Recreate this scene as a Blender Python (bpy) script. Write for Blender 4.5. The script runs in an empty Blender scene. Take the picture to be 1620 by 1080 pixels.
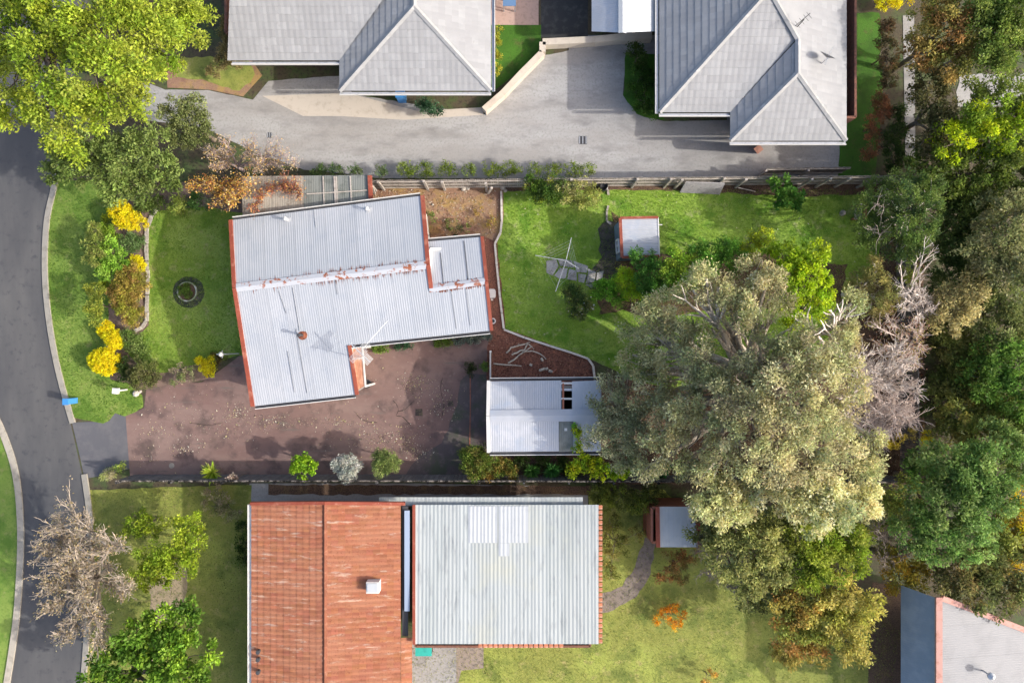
import bpy, math, random
import numpy as np
from mathutils import Vector

# ---------------------------------------------------------------- camera, light, exposure
SC = bpy.context.scene
COL = SC.collection
H = 37.5                     # drone height above the ground, metres
S = 0.0347                   # ground metres per photo pixel (1620 wide)
cam = bpy.data.cameras.new('camera'); cam_o = bpy.data.objects.new('camera', cam); COL.objects.link(cam_o)
cam_o.location = (0, 0, H); cam_o.rotation_euler = (0, 0, 0)
cam.sensor_width = 36; cam.lens = 36 * H / (1620 * S); cam.clip_end = 600; cam.clip_start = 0.5
SC.camera = cam_o
SUN_DIR = Vector((1.58, -0.40, 1.0)).normalized()      # from the ground towards the sun
ELEV = math.asin(SUN_DIR.z)
w = bpy.data.worlds.new('World'); SC.world = w; w.use_nodes = True
nt = w.node_tree; bg = nt.nodes['Background']
sky = nt.nodes.new('ShaderNodeTexSky'); sky.sky_type = 'NISHITA'; sky.sun_disc = False
sky.sun_elevation = ELEV; sky.sun_rotation = math.atan2(SUN_DIR.x, SUN_DIR.y)
sky.air_density = 0.9; sky.dust_density = 4.0; sky.ozone_density = 0.4
nt.links.new(sky.outputs['Color'], bg.inputs['Color']); bg.inputs['Strength'].default_value = 0.15
sun = bpy.data.lights.new('sun', 'SUN'); sun.energy = 2.05; sun.angle = math.radians(0.8); sun.color = (1.0, 0.955, 0.88)
sun_o = bpy.data.objects.new('sun', sun); COL.objects.link(sun_o); sun_o.location = (20, -10, 30)
sun_o.rotation_euler = SUN_DIR.to_track_quat('Z', 'Y').to_euler()
SC.view_settings.view_transform = 'Standard'; SC.view_settings.look = 'None'
SC.view_settings.gamma = 1; SC.view_settings.use_curve_mapping = False
SC.view_settings.exposure = 1.12
SC.cycles.max_bounces = 6; SC.cycles.diffuse_bounces = 3; SC.cycles.transparent_max_bounces = 6

rnd = random.Random(7)
rng = np.random.default_rng(7)

# ---------------------------------------------------------------- helpers
def W(px, py, z=0.0):
    k = S * (H - z) / H
    return ((px - 810) * k, (540 - py) * k)
def W3(px, py, z=0.0):
    x, y = W(px, py, z); return (x, y, z)
ORG = {}
def setp(o, label=None, cat=None, group=None, kind=None):
    if label: o['label'] = label
    if cat: o['category'] = cat
    if group: o['group'] = group
    if kind: o['kind'] = kind
    return o
def empty(name, loc, label, cat, group=None):
    o = bpy.data.objects.new(name, None); COL.objects.link(o); o.location = loc
    o.empty_display_size = 0.3
    ORG[o.name] = Vector(loc); return setp(o, label, cat, group)
def link(name, me, parent=None, origin=None):
    o = bpy.data.objects.new(name, me); COL.objects.link(o)
    if parent is not None:
        o.parent = parent; ORG[o.name] = ORG[parent.name]
    else:
        o.location = origin or (0, 0, 0); ORG[o.name] = Vector(o.location)
    return o
class MB:
    def __init__(s): s.v = []; s.f = []; s.c = []; s.col = None
    def add(s, vs, fs):
        b = len(s.v); s.v += [tuple(p) for p in vs]; s.f += [tuple(b + i for i in f) for f in fs]
        s.c += [s.col] * len(fs)
    def box(s, x0, y0, z0, x1, y1, z1):
        s.add([(x0,y0,z0),(x1,y0,z0),(x1,y1,z0),(x0,y1,z0),(x0,y0,z1),(x1,y0,z1),(x1,y1,z1),(x0,y1,z1)],
              [(0,3,2,1),(4,5,6,7),(0,1,5,4),(1,2,6,5),(2,3,7,6),(3,0,4,7)])
    def beam(s, a, b, wd, ht, up=(0,0,1)):
        a = Vector(a); b = Vector(b); d = (b - a).normalized(); upv = Vector(up)
        if abs(d.dot(upv)) > 0.98: upv = Vector((0, 1, 0))
        r = d.cross(upv).normalized(); u = r.cross(d).normalized()
        vs = [p + r*(sx*wd/2) + u*(sz*ht/2) for p in (a, b) for sx, sz in ((-1,-1),(1,-1),(1,1),(-1,1))]
        s.add(vs, [(0,3,2,1),(4,5,6,7),(0,1,5,4),(1,2,6,5),(2,3,7,6),(3,0,4,7)])
    def tube(s, pts, rad, n=5, cap=False):
        pts = [Vector(p) for p in pts]; b = len(s.v)
        if not hasattr(rad, '__len__'): rad = [rad]*len(pts)
        for i, p in enumerate(pts):
            d = (pts[min(i+1, len(pts)-1)] - pts[max(i-1, 0)])
            d = d.normalized() if d.length > 1e-9 else Vector((0,0,1))
            u = d.cross(Vector((0.3,0.2,1))); u = u.normalized() if u.length > 1e-6 else Vector((1,0,0)); v = d.cross(u)
            for k in range(n):
                a = 2*math.pi*k/n; s.v.append(tuple(p + (u*math.cos(a) + v*math.sin(a))*rad[i]))
        for i in range(len(pts)-1):
            for k in range(n):
                s.f.append((b+i*n+k, b+i*n+(k+1)%n, b+(i+1)*n+(k+1)%n, b+(i+1)*n+k)); s.c.append(s.col)
        if cap:
            s.f.append(tuple(b+k for k in range(n))[::-1]); s.f.append(tuple(b+(len(pts)-1)*n+k for k in range(n))); s.c += [s.col]*2
    def lathe(s, cx, cy, prof, n=20):
        b = len(s.v)
        for r, z in prof:
            for k in range(n):
                a = 2*math.pi*k/n; s.v.append((cx + r*math.cos(a), cy + r*math.sin(a), z))
        for i in range(len(prof)-1):
            for k in range(n):
                s.f.append((b+i*n+k, b+i*n+(k+1)%n, b+(i+1)*n+(k+1)%n, b+(i+1)*n+k)); s.c.append(s.col)
    def prism(s, pts, z0, z1):
        n = len(pts); vs = [(p[0],p[1],z0) for p in pts] + [(p[0],p[1],z1) for p in pts]
        s.add(vs, [tuple(range(n))[::-1], tuple(range(n, 2*n))] + [(i,(i+1)%n,n+(i+1)%n,n+i) for i in range(n)])
    def build(s, name, m, parent=None, origin=None, smooth=False):
        me = bpy.data.meshes.new(name)
        og = ORG[parent.name] if parent is not None else Vector(origin or (0,0,0))
        me.from_pydata([(v[0]-og.x, v[1]-og.y, v[2]-og.z) for v in s.v], [], s.f)
        if any(c is not None for c in s.c):
            at = me.attributes.new('tint', 'FLOAT_COLOR', 'FACE')
            at.data.foreach_set('color', np.array([(c or (1,1,1))[:3] + (1,) for c in s.c], dtype=np.float32).ravel())
        if m: me.materials.append(m)
        if smooth: me.shade_smooth()
        me.update()
        return link(name, me, parent, origin)

def mat(name, base, var=None, rough=0.8, bump=0.0, bscale=40, metal=0.0, spec=0.4, objrand=0.0, tint=False, extra=None, trans=0.0):
    """var: list of (scale, colour, lo, hi[, detail, stretch]) noise masks laid over the base colour"""
    m = bpy.data.materials.new(name); m.use_nodes = True; t = m.node_tree; N = t.nodes; L = t.links
    b = N['Principled BSDF']; b.inputs['Roughness'].default_value = rough; b.inputs['Metallic'].default_value = metal
    b.inputs['Specular IOR Level'].default_value = spec
    tc = N.new('ShaderNodeTexCoord'); co = tc.outputs['Object']
    rgb = N.new('ShaderNodeRGB'); rgb.outputs[0].default_value = (*base, 1); cur = rgb.outputs[0]
    if tint:
        a = N.new('ShaderNodeAttribute'); a.attribute_name = 'tint'
        mx = N.new('ShaderNodeMix'); mx.data_type = 'RGBA'; mx.blend_type = 'MULTIPLY'; mx.inputs['Factor'].default_value = 1
        L.new(cur, mx.inputs['A']); L.new(a.outputs['Color'], mx.inputs['B']); cur = mx.outputs['Result']
    for i, vr in enumerate(var or []):
        sc, c2, lo, hi = vr[:4]; det = vr[4] if len(vr) > 4 else 4; st = vr[5] if len(vr) > 5 else (1,1,1)
        mp = N.new('ShaderNodeMapping'); mp.inputs['Scale'].default_value = st; mp.inputs['Location'].default_value = (i*7.3, i*3.1, 0)
        L.new(co, mp.inputs['Vector'])
        nz = N.new('ShaderNodeTexNoise'); nz.inputs['Scale'].default_value = sc; nz.inputs['Detail'].default_value = det; nz.inputs['Roughness'].default_value = 0.65
        L.new(mp.outputs[0], nz.inputs['Vector'])
        r = N.new('ShaderNodeMapRange'); r.inputs['From Min'].default_value = lo; r.inputs['From Max'].default_value = hi
        L.new(nz.outputs['Fac'], r.inputs['Value'])
        mx = N.new('ShaderNodeMix'); mx.data_type = 'RGBA'; L.new(r.outputs[0], mx.inputs['Factor'])
        L.new(cur, mx.inputs['A']); mx.inputs['B'].default_value = (*c2, 1); cur = mx.outputs['Result']
    if objrand:
        oi = N.new('ShaderNodeObjectInfo'); r = N.new('ShaderNodeMapRange'); r.inputs['To Min'].default_value = 1-objrand; r.inputs['To Max'].default_value = 1+objrand
        L.new(oi.outputs['Random'], r.inputs['Value'])
        mx = N.new('ShaderNodeVectorMath'); mx.operation = 'SCALE'; L.new(cur, mx.inputs[0]); L.new(r.outputs[0], mx.inputs['Scale']); cur = mx.outputs[0]
    L.new(cur, b.inputs['Base Color'])
    if bump:
        nz = N.new('ShaderNodeTexNoise'); nz.inputs['Scale'].default_value = bscale; nz.inputs['Detail'].default_value = 5
        L.new(co, nz.inputs['Vector']); bp = N.new('ShaderNodeBump'); bp.inputs['Strength'].default_value = bump; bp.inputs['Distance'].default_value = 0.05
        L.new(nz.outputs['Fac'], bp.inputs['Height']); L.new(bp.outputs[0], b.inputs['Normal'])
    return m

def leaf_mat(name, transl=0.4):
    m = bpy.data.materials.new(name); m.use_nodes = True; t = m.node_tree; N = t.nodes; L = t.links
    b = N['Principled BSDF']; b.inputs['Roughness'].default_value = 0.6; b.inputs['Specular IOR Level'].default_value = 0.3
    a = N.new('ShaderNodeAttribute'); a.attribute_name = 'tint'; L.new(a.outputs['Color'], b.inputs['Base Color'])
    tr = N.new('ShaderNodeBsdfTranslucent'); L.new(a.outputs['Color'], tr.inputs['Color'])
    mx = N.new('ShaderNodeMixShader'); mx.inputs[0].default_value = transl
    L.new(b.outputs[0], mx.inputs[1]); L.new(tr.outputs[0], mx.inputs[2]); L.new(mx.outputs[0], N['Material Output'].inputs['Surface'])
    return m

LG = 1.2
class Plane:
    def __init__(s, c0, gx, gy): s.c0, s.gx, s.gy = c0, gx, gy
    def z(s, x, y): return s.c0 + s.gx*x + s.gy*y
    def unp(s, px, py):
        a = (px-810)*S/H; b = (540-py)*S/H; t = (H - s.c0)/(1 + s.gx*a + s.gy*b); return (a*t, b*t)
    @staticmethod
    def pts(a, b, c):
        n = (Vector(b)-Vector(a)).cross(Vector(c)-Vector(a)); gx = -n.x/n.z; gy = -n.y/n.z
        return Plane(a[2]-gx*a[0]-gy*a[1], gx, gy)
def ridge_plane(A, B, z0, k):
    """plane through the level ridge A-B (2D) falling k per metre towards the side of n (south = right of A->B)"""
    u = (Vector(B)-Vector(A)).normalized(); n = Vector((u.y, -u.x))
    return Plane(z0 + k*(A[0]*n.x + A[1]*n.y), -k*n.x, -k*n.y), u, n

def clip(poly, n, c, keep):
    """half-plane clip of 2D polygon; keep +1: dot>=c, -1: dot<=c"""
    out = []; m = len(poly)
    for i in range(m):
        p, q = poly[i], poly[(i+1) % m]
        dp = (p[0]*n[0]+p[1]*n[1]-c)*keep; dq = (q[0]*n[0]+q[1]*n[1]-c)*keep
        if dp >= 0: out.append(p)
        if (dp >= 0) != (dq >= 0):
            t = dp/(dp-dq); out.append((p[0]+(q[0]-p[0])*t, p[1]+(q[1]-p[1])*t))
    return out
def strip(poly, n, a, b):
    p = clip(poly, n, a, 1)
    return clip(p, n, b, -1) if len(p) > 2 else []
def area(p): return abs(sum(p[i][0]*p[(i+1)%len(p)][1]-p[(i+1)%len(p)][0]*p[i][1] for i in range(len(p))))/2
def ccw(p):
    a = sum(p[i][0]*p[(i+1)%len(p)][1]-p[(i+1)%len(p)][0]*p[i][1] for i in range(len(p)))
    return p if a > 0 else p[::-1]

def corrugated(parent, poly, plane, u, m, sheet=0.78, pitch=0.115, amp=0.007, name='roof_sheet', lift=0.0, start=None, mats=None):
    """real corrugated sheets, one object each, running across u"""
    us = [p[0]*u[0]+p[1]*u[1] for p in poly]; a0 = start if start is not None else min(us); a1 = max(us); k = 0
    out = []
    while a0 < a1 - 1e-3:
        b0 = min(a0+sheet, a1); pc = strip(poly, u, a0, b0)
        if len(pc) > 2 and area(pc) > 0.01:
            vs = {}; V = []; F = []; ph = a0; nseg = max(1, round((b0-a0)/(pitch/2)))
            def vid(p):
                key = (round(p[0], 4), round(p[1], 4))
                if key not in vs:
                    t = ((p[0]*u[0]+p[1]*u[1])-ph)/(pitch/2); t = t % 2; t = t if t <= 1 else 2-t
                    vs[key] = len(V); V.append((p[0], p[1], plane.z(p[0], p[1]) + lift + amp*t + 0.004*(k % 2)))
                return vs[key]
            for j in range(nseg):
                q = strip(pc, u, a0+j*pitch/2, min(a0+(j+1)*pitch/2, b0) if j < nseg-1 else b0)
                if len(q) > 2:
                    ids = []
                    for p in ccw(q):
                        i = vid(p)
                        if i not in ids: ids.append(i)
                    if len(ids) > 2: F.append(tuple(ids))
            if F:
                mb = MB(); mb.add(V, F)
                mm = mats[k % len(mats)] if mats else m
                out.append(mb.build(name, mm, parent))
        a0 = b0; k += 1
    return out

def tiled(parent, poly, plane, m, course=0.32, tw=0.3, lip=0.02, rib=0.008, name='roof_tiles', cols=None):
    g = Vector((-plane.gx, -plane.gy)).normalized(); u = (g.y, -g.x); g = (g.x, g.y)      # downslope, along-slope
    gs = [p[0]*g[0]+p[1]*g[1] for p in poly]; us = [p[0]*u[0]+p[1]*u[1] for p in poly]
    mb = MB(); c = max(gs)
    while c > min(gs):
        row = strip(poly, g, c-course, c)
        if len(row) > 2:
            t0 = min(us); 
            while t0 < max(us):
                q0 = strip(row, u, t0, t0+tw)
                if len(q0) > 2 and area(q0) > 0.002:
                    mb.col = cols(rnd) if cols else None
                    for h0, h1, s0, s1 in ((t0, t0+tw/2, 0, 1), (t0+tw/2, t0+tw, 1, 0)):
                        q = strip(q0, u, h0, h1)
                        if len(q) < 3: continue
                        q = ccw(q); V = []
                        for p in q:
                            f = 1-(c-(p[0]*g[0]+p[1]*g[1]))/course; r = ((p[0]*u[0]+p[1]*u[1])-h0)/(h1-h0)
                            V.append((p[0], p[1], plane.z(*p) + lip*f + rib*(s0+(s1-s0)*r) + 0.004))
                        mb.add(V, [tuple(range(len(V)))])
                t0 += tw
            lo = [p for p in row if abs(p[0]*g[0]+p[1]*g[1]-c) < 1e-4]
            if len(lo) >= 2:
                p, q = lo[0], lo[-1]; mb.col = cols(rnd) if cols else None
                mb.add([(p[0],p[1],plane.z(*p)-.01),(q[0],q[1],plane.z(*q)-.01),(q[0],q[1],plane.z(*q)+lip+.004),(p[0],p[1],plane.z(*p)+lip+.004)], [(0,1,2,3)])
        c -= course
    o = mb.build(name, m, parent); o['kind'] = 'stuff'; return o

def smooth_poly(pts, n=5, closed=True):
    out = []; m = len(pts)
    rngi = range(m) if closed else range(m-1)
    for i in rngi:
        if closed: p0, p1, p2, p3 = pts[(i-1)%m], pts[i], pts[(i+1)%m], pts[(i+2)%m]
        else: p0, p1, p2, p3 = pts[max(i-1,0)], pts[i], pts[i+1], pts[min(i+2,m-1)]
        for k in range(n):
            t = k/n
            out.append(tuple(0.5*((2*p1[j]) + (-p0[j]+p2[j])*t + (2*p0[j]-5*p1[j]+4*p2[j]-p3[j])*t*t + (-p0[j]+3*p1[j]-3*p2[j]+p3[j])*t**3) for j in (0,1)))
    if not closed: out.append(tuple(pts[-1]))
    return out
def sheet(name, pxs, z, m, smooth=False, jitter=0.0):
    pts = [W(*p) for p in pxs]
    if smooth: pts = smooth_poly(pts)
    if jitter:
        q = []
        for i in range(len(pts)):
            a, b = Vector(pts[i]), Vector(pts[(i+1)%len(pts)]); n = max(1, int((b-a).length/0.35))
            for k in range(n):
                p = a.lerp(b, k/n); q.append((p.x+rnd.uniform(-jitter,jitter), p.y+rnd.uniform(-jitter,jitter)))
        pts = q
    mb = MB(); pts = ccw(pts); mb.add([(x,y,z) for x,y in pts], [tuple(range(len(pts)))])
    o = mb.build(name, m); o['kind'] = 'structure'; return o
def inside(poly, X, Y):
    r = np.zeros(len(X), bool); n = len(poly)
    for i in range(n):
        x1,y1 = poly[i]; x2,y2 = poly[(i+1)%n]
        if y1 == y2: continue
        c = ((y1 > Y) != (y2 > Y)) & (X < (x2-x1)*(Y-y1)/(y2-y1)+x1); r ^= c
    return r

# ---- leaves as small folded quads, numpy
def leaves_mesh(name, P, D, size, wid, C, m, parent=None, origin=(0,0,0), fold=0.0):
    """P centres, D leaf axis unit vectors, size lengths, wid widths, C colours"""
    n = len(P); og = ORG[parent.name] if parent is not None else Vector(origin)
    P = P - np.array([og.x, og.y, og.z])
    R = rng.normal(size=(n,3)); R[:,2] *= 0.5; Wd = np.cross(D, R); Wd /= (np.linalg.norm(Wd,axis=1,keepdims=True)+1e-9)
    a = P - D*size[:,None]*0.5; c = P + D*size[:,None]*0.5
    b = P + Wd*wid[:,None]*0.5 ; d = P - Wd*wid[:,None]*0.5
    V = np.stack([a,b,c,d],1).reshape(-1,3).astype(np.float32)
    me = bpy.data.meshes.new(name); me.vertices.add(4*n); me.vertices.foreach_set('co', V.ravel())
    me.loops.add(4*n); me.loops.foreach_set('vertex_index', np.arange(4*n, dtype=np.int32))
    me.polygons.add(n); me.polygons.foreach_set('loop_start', np.arange(0,4*n,4,dtype=np.int32))
    me.polygons.foreach_set('loop_total', np.full(n,4,dtype=np.int32))
    me.update(calc_edges=True)
    at = me.attributes.new('tint','FLOAT_COLOR','FACE'); CC = np.ones((n,4),np.float32); CC[:,:3] = np.clip(C,0,1); at.data.foreach_set('color', CC.ravel())
    me.materials.append(m)
    return link(name, me, parent, None if parent is not None else origin)

def crown_arrays(lobes, pal, clump=0.32, cov=1.3, nleaf=80, leaf=0.13, aspect=0.5, spread=0.6, under=0.25, up=0.45, varc=0.18, flat=0.8, jag=0.12):
    """lobes: (x,y,zc,r). returns P,D,size,width,C"""
    Ps=[];Cs=[];Os=[]
    pal = np.array(pal)
    for (x,y,zc,r) in lobes:
        n = max(3, int(cov*2.2*(r/clump)**2))
        d = rng.normal(size=(n,3)); d /= np.linalg.norm(d,axis=1,keepdims=True)
        low = d[:,2] < -0.15; d[low,2] *= -1*(rng.random(low.sum())>under)*2+1; 
        rr = r*(0.86+jag*rng.normal(size=n)); inner = rng.random(n) < 0.15; rr[inner] *= 0.6
        c = d*rr[:,None]; c[:,2] *= flat
        Ps.append(c+np.array([x,y,zc])); Os.append(d)
        lc = pal[rng.integers(len(pal))]
        pc = pal[rng.integers(len(pal), size=n)]*0.65+lc*0.35
        Cs.append(pc*(1+varc*rng.normal(size=(n,1))))
    P=np.concatenate(Ps);O=np.concatenate(Os);C=np.concatenate(Cs)
    n=len(P); m=nleaf; idx=np.repeat(np.arange(n), m)
    off = rng.normal(size=(n*m,3)); off /= (np.linalg.norm(off,axis=1,keepdims=True)); off *= (rng.random((n*m,1))**0.45)*clump*(0.8+0.4*rng.random((n,1)))[idx]
    pp = P[idx] + off*np.array([1.1,1.1,0.75])
    dirn = off/clump*0.9 + O[idx]*0.35 + rng.normal(size=(n*m,3))*spread; dirn[:,2] += 0.1
    dirn /= np.linalg.norm(dirn,axis=1,keepdims=True)
    sz = leaf*(0.7+0.6*rng.random(n*m)); wd = sz*aspect*(0.8+0.4*rng.random(n*m))
    cc = C[idx]*(1+0.16*rng.normal(size=(n*m,1)))*(1+0.04*rng.normal(size=(n*m,3)))
    return pp,dirn,sz,wd,np.clip(cc*LG,0.004,0.85)

def limb(mb, a, b, r0, r1, sag=0.1, n=5, k=4):
    a=Vector(a); b=Vector(b); L=(b-a).length; pts=[]; rs=[]
    j=Vector((rnd.uniform(-1,1),rnd.uniform(-1,1),rnd.uniform(-.3,.6)))*L*sag
    for i in range(k+1):
        t=i/k; pts.append(a.lerp(b,t)+j*math.sin(math.pi*t)+(Vector((rnd.uniform(-1,1),rnd.uniform(-1,1),0))*L*0.02 if 0<i<k else Vector())); rs.append(r0+(r1-r0)*t)
    mb.tube(pts, rs, n); return pts

def plant(name, label, cat, lobes_px, pal, base=None, group=None, h0=0.0, trunk=0.1, bark=None, lf=None, crown='crown', limbs=True, **kw):
    """lobes_px: (px,py,rpx,ztop)"""
    L=[]
    fl = kw.get('flat',0.8)
    for (px,py,rp,zt) in lobes_px:
        r0=rp*S*(H-zt)/H; zc=max(zt-r0*fl, 0.05); x,y=W(px,py,zc); L.append((x,y,zc,r0))
    if base is None: bx=sum(l[0] for l in L)/len(L); by=sum(l[1] for l in L)/len(L)
    else: bx,by=W(*base)
    e=empty(name,(bx,by,0),label,cat,group)
    P,D,sz,wd,C=crown_arrays(L,pal,**kw)
    ok=P[:,2]>0.03
    leaves_mesh(crown,P[ok],D[ok],sz[ok],wd[ok],C[ok],lf or LEAF,e)
    mb=MB(); zf=max(0.15, min(l[2] for l in L)*0.55)
    mb.tube([(bx,by,-0.05),(bx+0.05,by,zf*0.5),(bx,by,zf)],[trunk*1.3,trunk,trunk*0.9],7)
    mb.build('trunk',bark or BARK,e,smooth=True)
    if limbs:
        mb=MB()
        for l in L:
            pts=limb(mb,(bx,by,zf*0.95),(l[0],l[1],l[2]+l[3]*0.2),trunk*0.6,trunk*0.18)
            for q in range(4):
                a=rnd.uniform(0,6.28); limb(mb,pts[3],(l[0]+math.cos(a)*l[3]*.75,l[1]+math.sin(a)*l[3]*.75,l[2]+l[3]*.3),trunk*0.2,0.01,n=4,k=3)
        mb.build('branches',bark or BARK,e,smooth=True)
    return e

def bare(name,label,cat,base,targets,m,levels=4,r0=0.09,kids=4,spread=0.8,shrink=0.62,group=None,leaves=None,zf=0.8,wob=0.12,tl=.17):
    """leafless tree: limbs from base to targets (px,py,z), then recursive twigs"""
    bx,by=W(*base); e=empty(name,(bx,by,0),label,cat,group); mb=MB(); tips=[]
    mb.tube([(bx,by,-.05),(bx,by,zf)],[r0*1.5,r0*1.2],7); mb.build('trunk',m,e,smooth=True); mb=MB()
    def grow(p,d,L,r,lev):
        k=3; pts=[p]; q=Vector(p); dd=Vector(d)
        for i in range(k):
            dd=(dd+Vector((rnd.uniform(-1,1),rnd.uniform(-1,1),rnd.uniform(-.5,.5)))*wob*2).normalized(); q=q+dd*L/k; pts.append(q.copy())
        mb.tube(pts,[r,r*.85,r*.7,r*.5],3 if lev>1 else 5)
        tips.append(pts[-1])
        if lev<levels:
            for j in range(kids):
                t=pts[1+j%3]; nd=(dd*1.0+Vector((rnd.uniform(-1,1),rnd.uniform(-1,1),rnd.uniform(-.5,.7)))*spread).normalized()
                grow(t,nd,L*shrink*rnd.uniform(.75,1.2),max(r*0.58,.009),lev+1)
    for (px,py,z) in targets:
        x,y=W(px,py,z); a=Vector((bx,by,zf)); b=Vector((x,y,z)); d=b-a; L=d.length
        mid=a.lerp(b,.5)+Vector((rnd.uniform(-.2,.2),rnd.uniform(-.2,.2),.25))*L*.3
        mb.tube([a,a.lerp(mid,.6),mid,mid.lerp(b,.55),b],[r0,r0*.8,r0*.65,r0*.5,r0*.35],6)
        for t0 in (mid,mid.lerp(b,.55),b):
            for j in range(kids):
                nd=(d.normalized()+Vector((rnd.uniform(-1,1),rnd.uniform(-1,1),rnd.uniform(-.4,.6)))*spread).normalized()
                grow(t0,nd,L*tl*rnd.uniform(.7,1.2),max(r0*.35,.016),1)
    mb.build('branches',m,e,smooth=True)
    if leaves:
        pal,num,size=leaves; T=np.array([tuple(t) for t in tips]); i=rng.integers(len(T),size=num)
        P=T[i]+rng.normal(size=(num,3))*0.10; D=rng.normal(size=(num,3)); D/=np.linalg.norm(D,axis=1,keepdims=True)
        C=np.array(pal)[rng.integers(len(pal),size=num)]*(1+.2*rng.normal(size=(num,1)))
        leaves_mesh('foliage',P,D,size*(.7+.6*rng.random(num)),size*.6*(.7+.6*rng.random(num)),np.clip(C,.005,.9),LEAF,e)
    return e

# ---------------------------------------------------------------- materials
LEAF = leaf_mat('leaf')
BARK = mat('bark', (0.20,0.16,0.12), [(9,(0.10,0.08,0.06),0.45,0.6)], bump=0.4)
PALEBARK = mat('pale_bark', (0.52,0.46,0.38), [(6,(0.30,0.24,0.19),0.48,0.62)], bump=0.3)
DEADWOOD = mat('dead_wood', (0.68,0.62,0.57), [(5,(0.48,0.38,0.32),0.45,0.65)])
TWIG = mat('twig_wood', (0.36,0.30,0.26), [(4,(0.20,0.15,0.13),0.45,0.65)])
EARTH = mat('earth', (0.075,0.06,0.035), [(0.8,(0.06,0.09,0.025),0.45,0.6),(6,(0.03,0.022,0.015),0.5,0.7),(30,(0.16,0.13,0.08),0.6,0.72)], bump=0.5)
def lawn_mat(name, base, dark, light, dry):
    return mat(name, base, [(0.30,light,0.45,0.60),(0.7,dark,0.50,0.64),(1.7,dry,0.56,0.74),(9,dark,0.52,0.72),(40,dry,0.56,0.75),(90,dark,0.55,0.72)], bump=0.6, bscale=35, rough=0.9)
LAWN_F = lawn_mat('front_grass', (0.208,0.305,0.038),(0.126,0.230,0.021),(0.277,0.368,0.074),(0.378,0.345,0.158))
LAWN_B = lawn_mat('back_grass', (0.212,0.339,0.034),(0.106,0.240,0.014),(0.294,0.415,0.068),(0.400,0.398,0.187))
LAWN_V = lawn_mat('verge_grass', (0.15,0.24,0.035),(0.09,0.18,0.018),(0.21,0.29,0.055),(0.26,0.26,0.09))
LAWN_D = lawn_mat('side_grass', (0.045,0.14,0.008),(0.03,0.09,0.006),(0.06,0.17,0.012),(0.10,0.11,0.03))
LAWN_S = lawn_mat('dry_grass', (0.244,0.260,0.055),(0.129,0.168,0.030),(0.309,0.351,0.070),(0.386,0.325,0.130))
SOIL = mat('garden_soil', (0.20,0.135,0.105), [(1.5,(0.11,0.08,0.06),0.45,0.65),(12,(0.28,0.21,0.18),0.55,0.7),(45,(0.05,0.035,0.025),0.58,0.7)], bump=0.6)
TANSOIL = mat('tan_soil', (0.306,0.191,0.122), [(0.6,(0.230,0.121,0.084),0.45,0.6),(1.0,(0.357,0.234,0.084),0.48,0.62),(2.2,(0.119,0.125,0.030),0.60,0.72),(14,(0.289,0.187,0.129),0.58,0.72),(35,(0.076,0.043,0.027),0.55,0.7)], bump=0.6)
MULCH = mat('red_mulch', (0.25,0.10,0.065), [(1.2,(0.36,0.15,0.09),0.5,0.65),(22,(0.07,0.03,0.022),0.48,0.65),(70,(0.36,0.20,0.15),0.62,0.75)], bump=0.8, bscale=60)
LITTER = mat('leaf_litter', (0.15,0.09,0.058), [(1.0,(0.20,0.13,0.06),0.5,0.65),(18,(0.04,0.025,0.018),0.45,0.65),(50,(0.28,0.19,0.12),0.62,0.75)], bump=0.7)
ROAD = mat('asphalt', (0.071,0.071,0.075), [(0.5,(0.102,0.100,0.099),0.4,0.65,4,(1,.25,1)),(2.5,(0.058,0.058,0.065),0.55,0.7),(90,(0.136,0.136,0.136),0.6,0.75)], bump=0.25, bscale=120, rough=0.85)
APRON = mat('grey_asphalt', (0.101,0.101,0.112), [(1.2,(0.128,0.124,0.131),0.45,0.65),(80,(0.165,0.165,0.165),0.6,0.75)], bump=0.3, bscale=120)
DRIVE = mat('red_brown_driveway', (0.177,0.107,0.092), [(0.28,(0.222,0.149,0.128),0.42,0.62,5,(.5,1.6,1)),(0.9,(0.116,0.076,0.068),0.50,0.64),(0.45,(0.082,0.065,0.052),0.58,0.72),(3.0,(0.239,0.165,0.139),0.58,0.75),(1.4,(0.140,0.115,0.099),0.6,0.68,6,(.3,2.5,1)),(75,(0.296,0.214,0.183),0.62,0.78)], bump=0.35, bscale=90)
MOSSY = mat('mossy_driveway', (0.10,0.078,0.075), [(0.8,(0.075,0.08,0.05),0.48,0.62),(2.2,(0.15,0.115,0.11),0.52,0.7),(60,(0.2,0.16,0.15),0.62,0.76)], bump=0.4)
CONC = mat('pale_concrete', (0.288,0.275,0.261), [(0.35,(0.344,0.340,0.332),0.42,0.62,5,(.4,1.6,1)),(1.1,(0.192,0.186,0.183),0.5,0.72,5,(.5,1.2,1)),(8,(0.240,0.231,0.220),0.5,0.7),(60,(0.400,0.381,0.365),0.6,0.75)], bump=0.2, bscale=80)
CREAM = mat('cream_concrete', (0.476,0.425,0.361), [(2.5,(0.391,0.340,0.284),0.5,0.7),(25,(0.306,0.264,0.224),0.62,0.75)], bump=0.15)
KERB = mat('kerb_concrete', (0.34,0.31,0.26), [(3,(0.24,0.22,0.18),0.5,0.7)], bump=0.2)
PAVE = mat('stone_paver', (0.40,0.375,0.35), [(2.5,(0.24,0.22,0.20),0.48,0.66),(14,(0.52,0.49,0.46),0.55,0.7),(50,(0.14,0.125,0.11),0.6,0.72)], bump=0.4, objrand=0.2)
ZINC = mat('zinc_roofing', (0.367,0.387,0.417), [(0.35,(0.412,0.426,0.451),0.4,0.65),(1.2,(0.343,0.367,0.407),0.50,0.72),(5,(0.294,0.274,0.252),0.66,0.80,6,(2,.3,1)),(14,(0.265,0.245,0.233),0.70,0.80)], rough=0.5, metal=0.15, spec=0.5, objrand=0.035)
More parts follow.
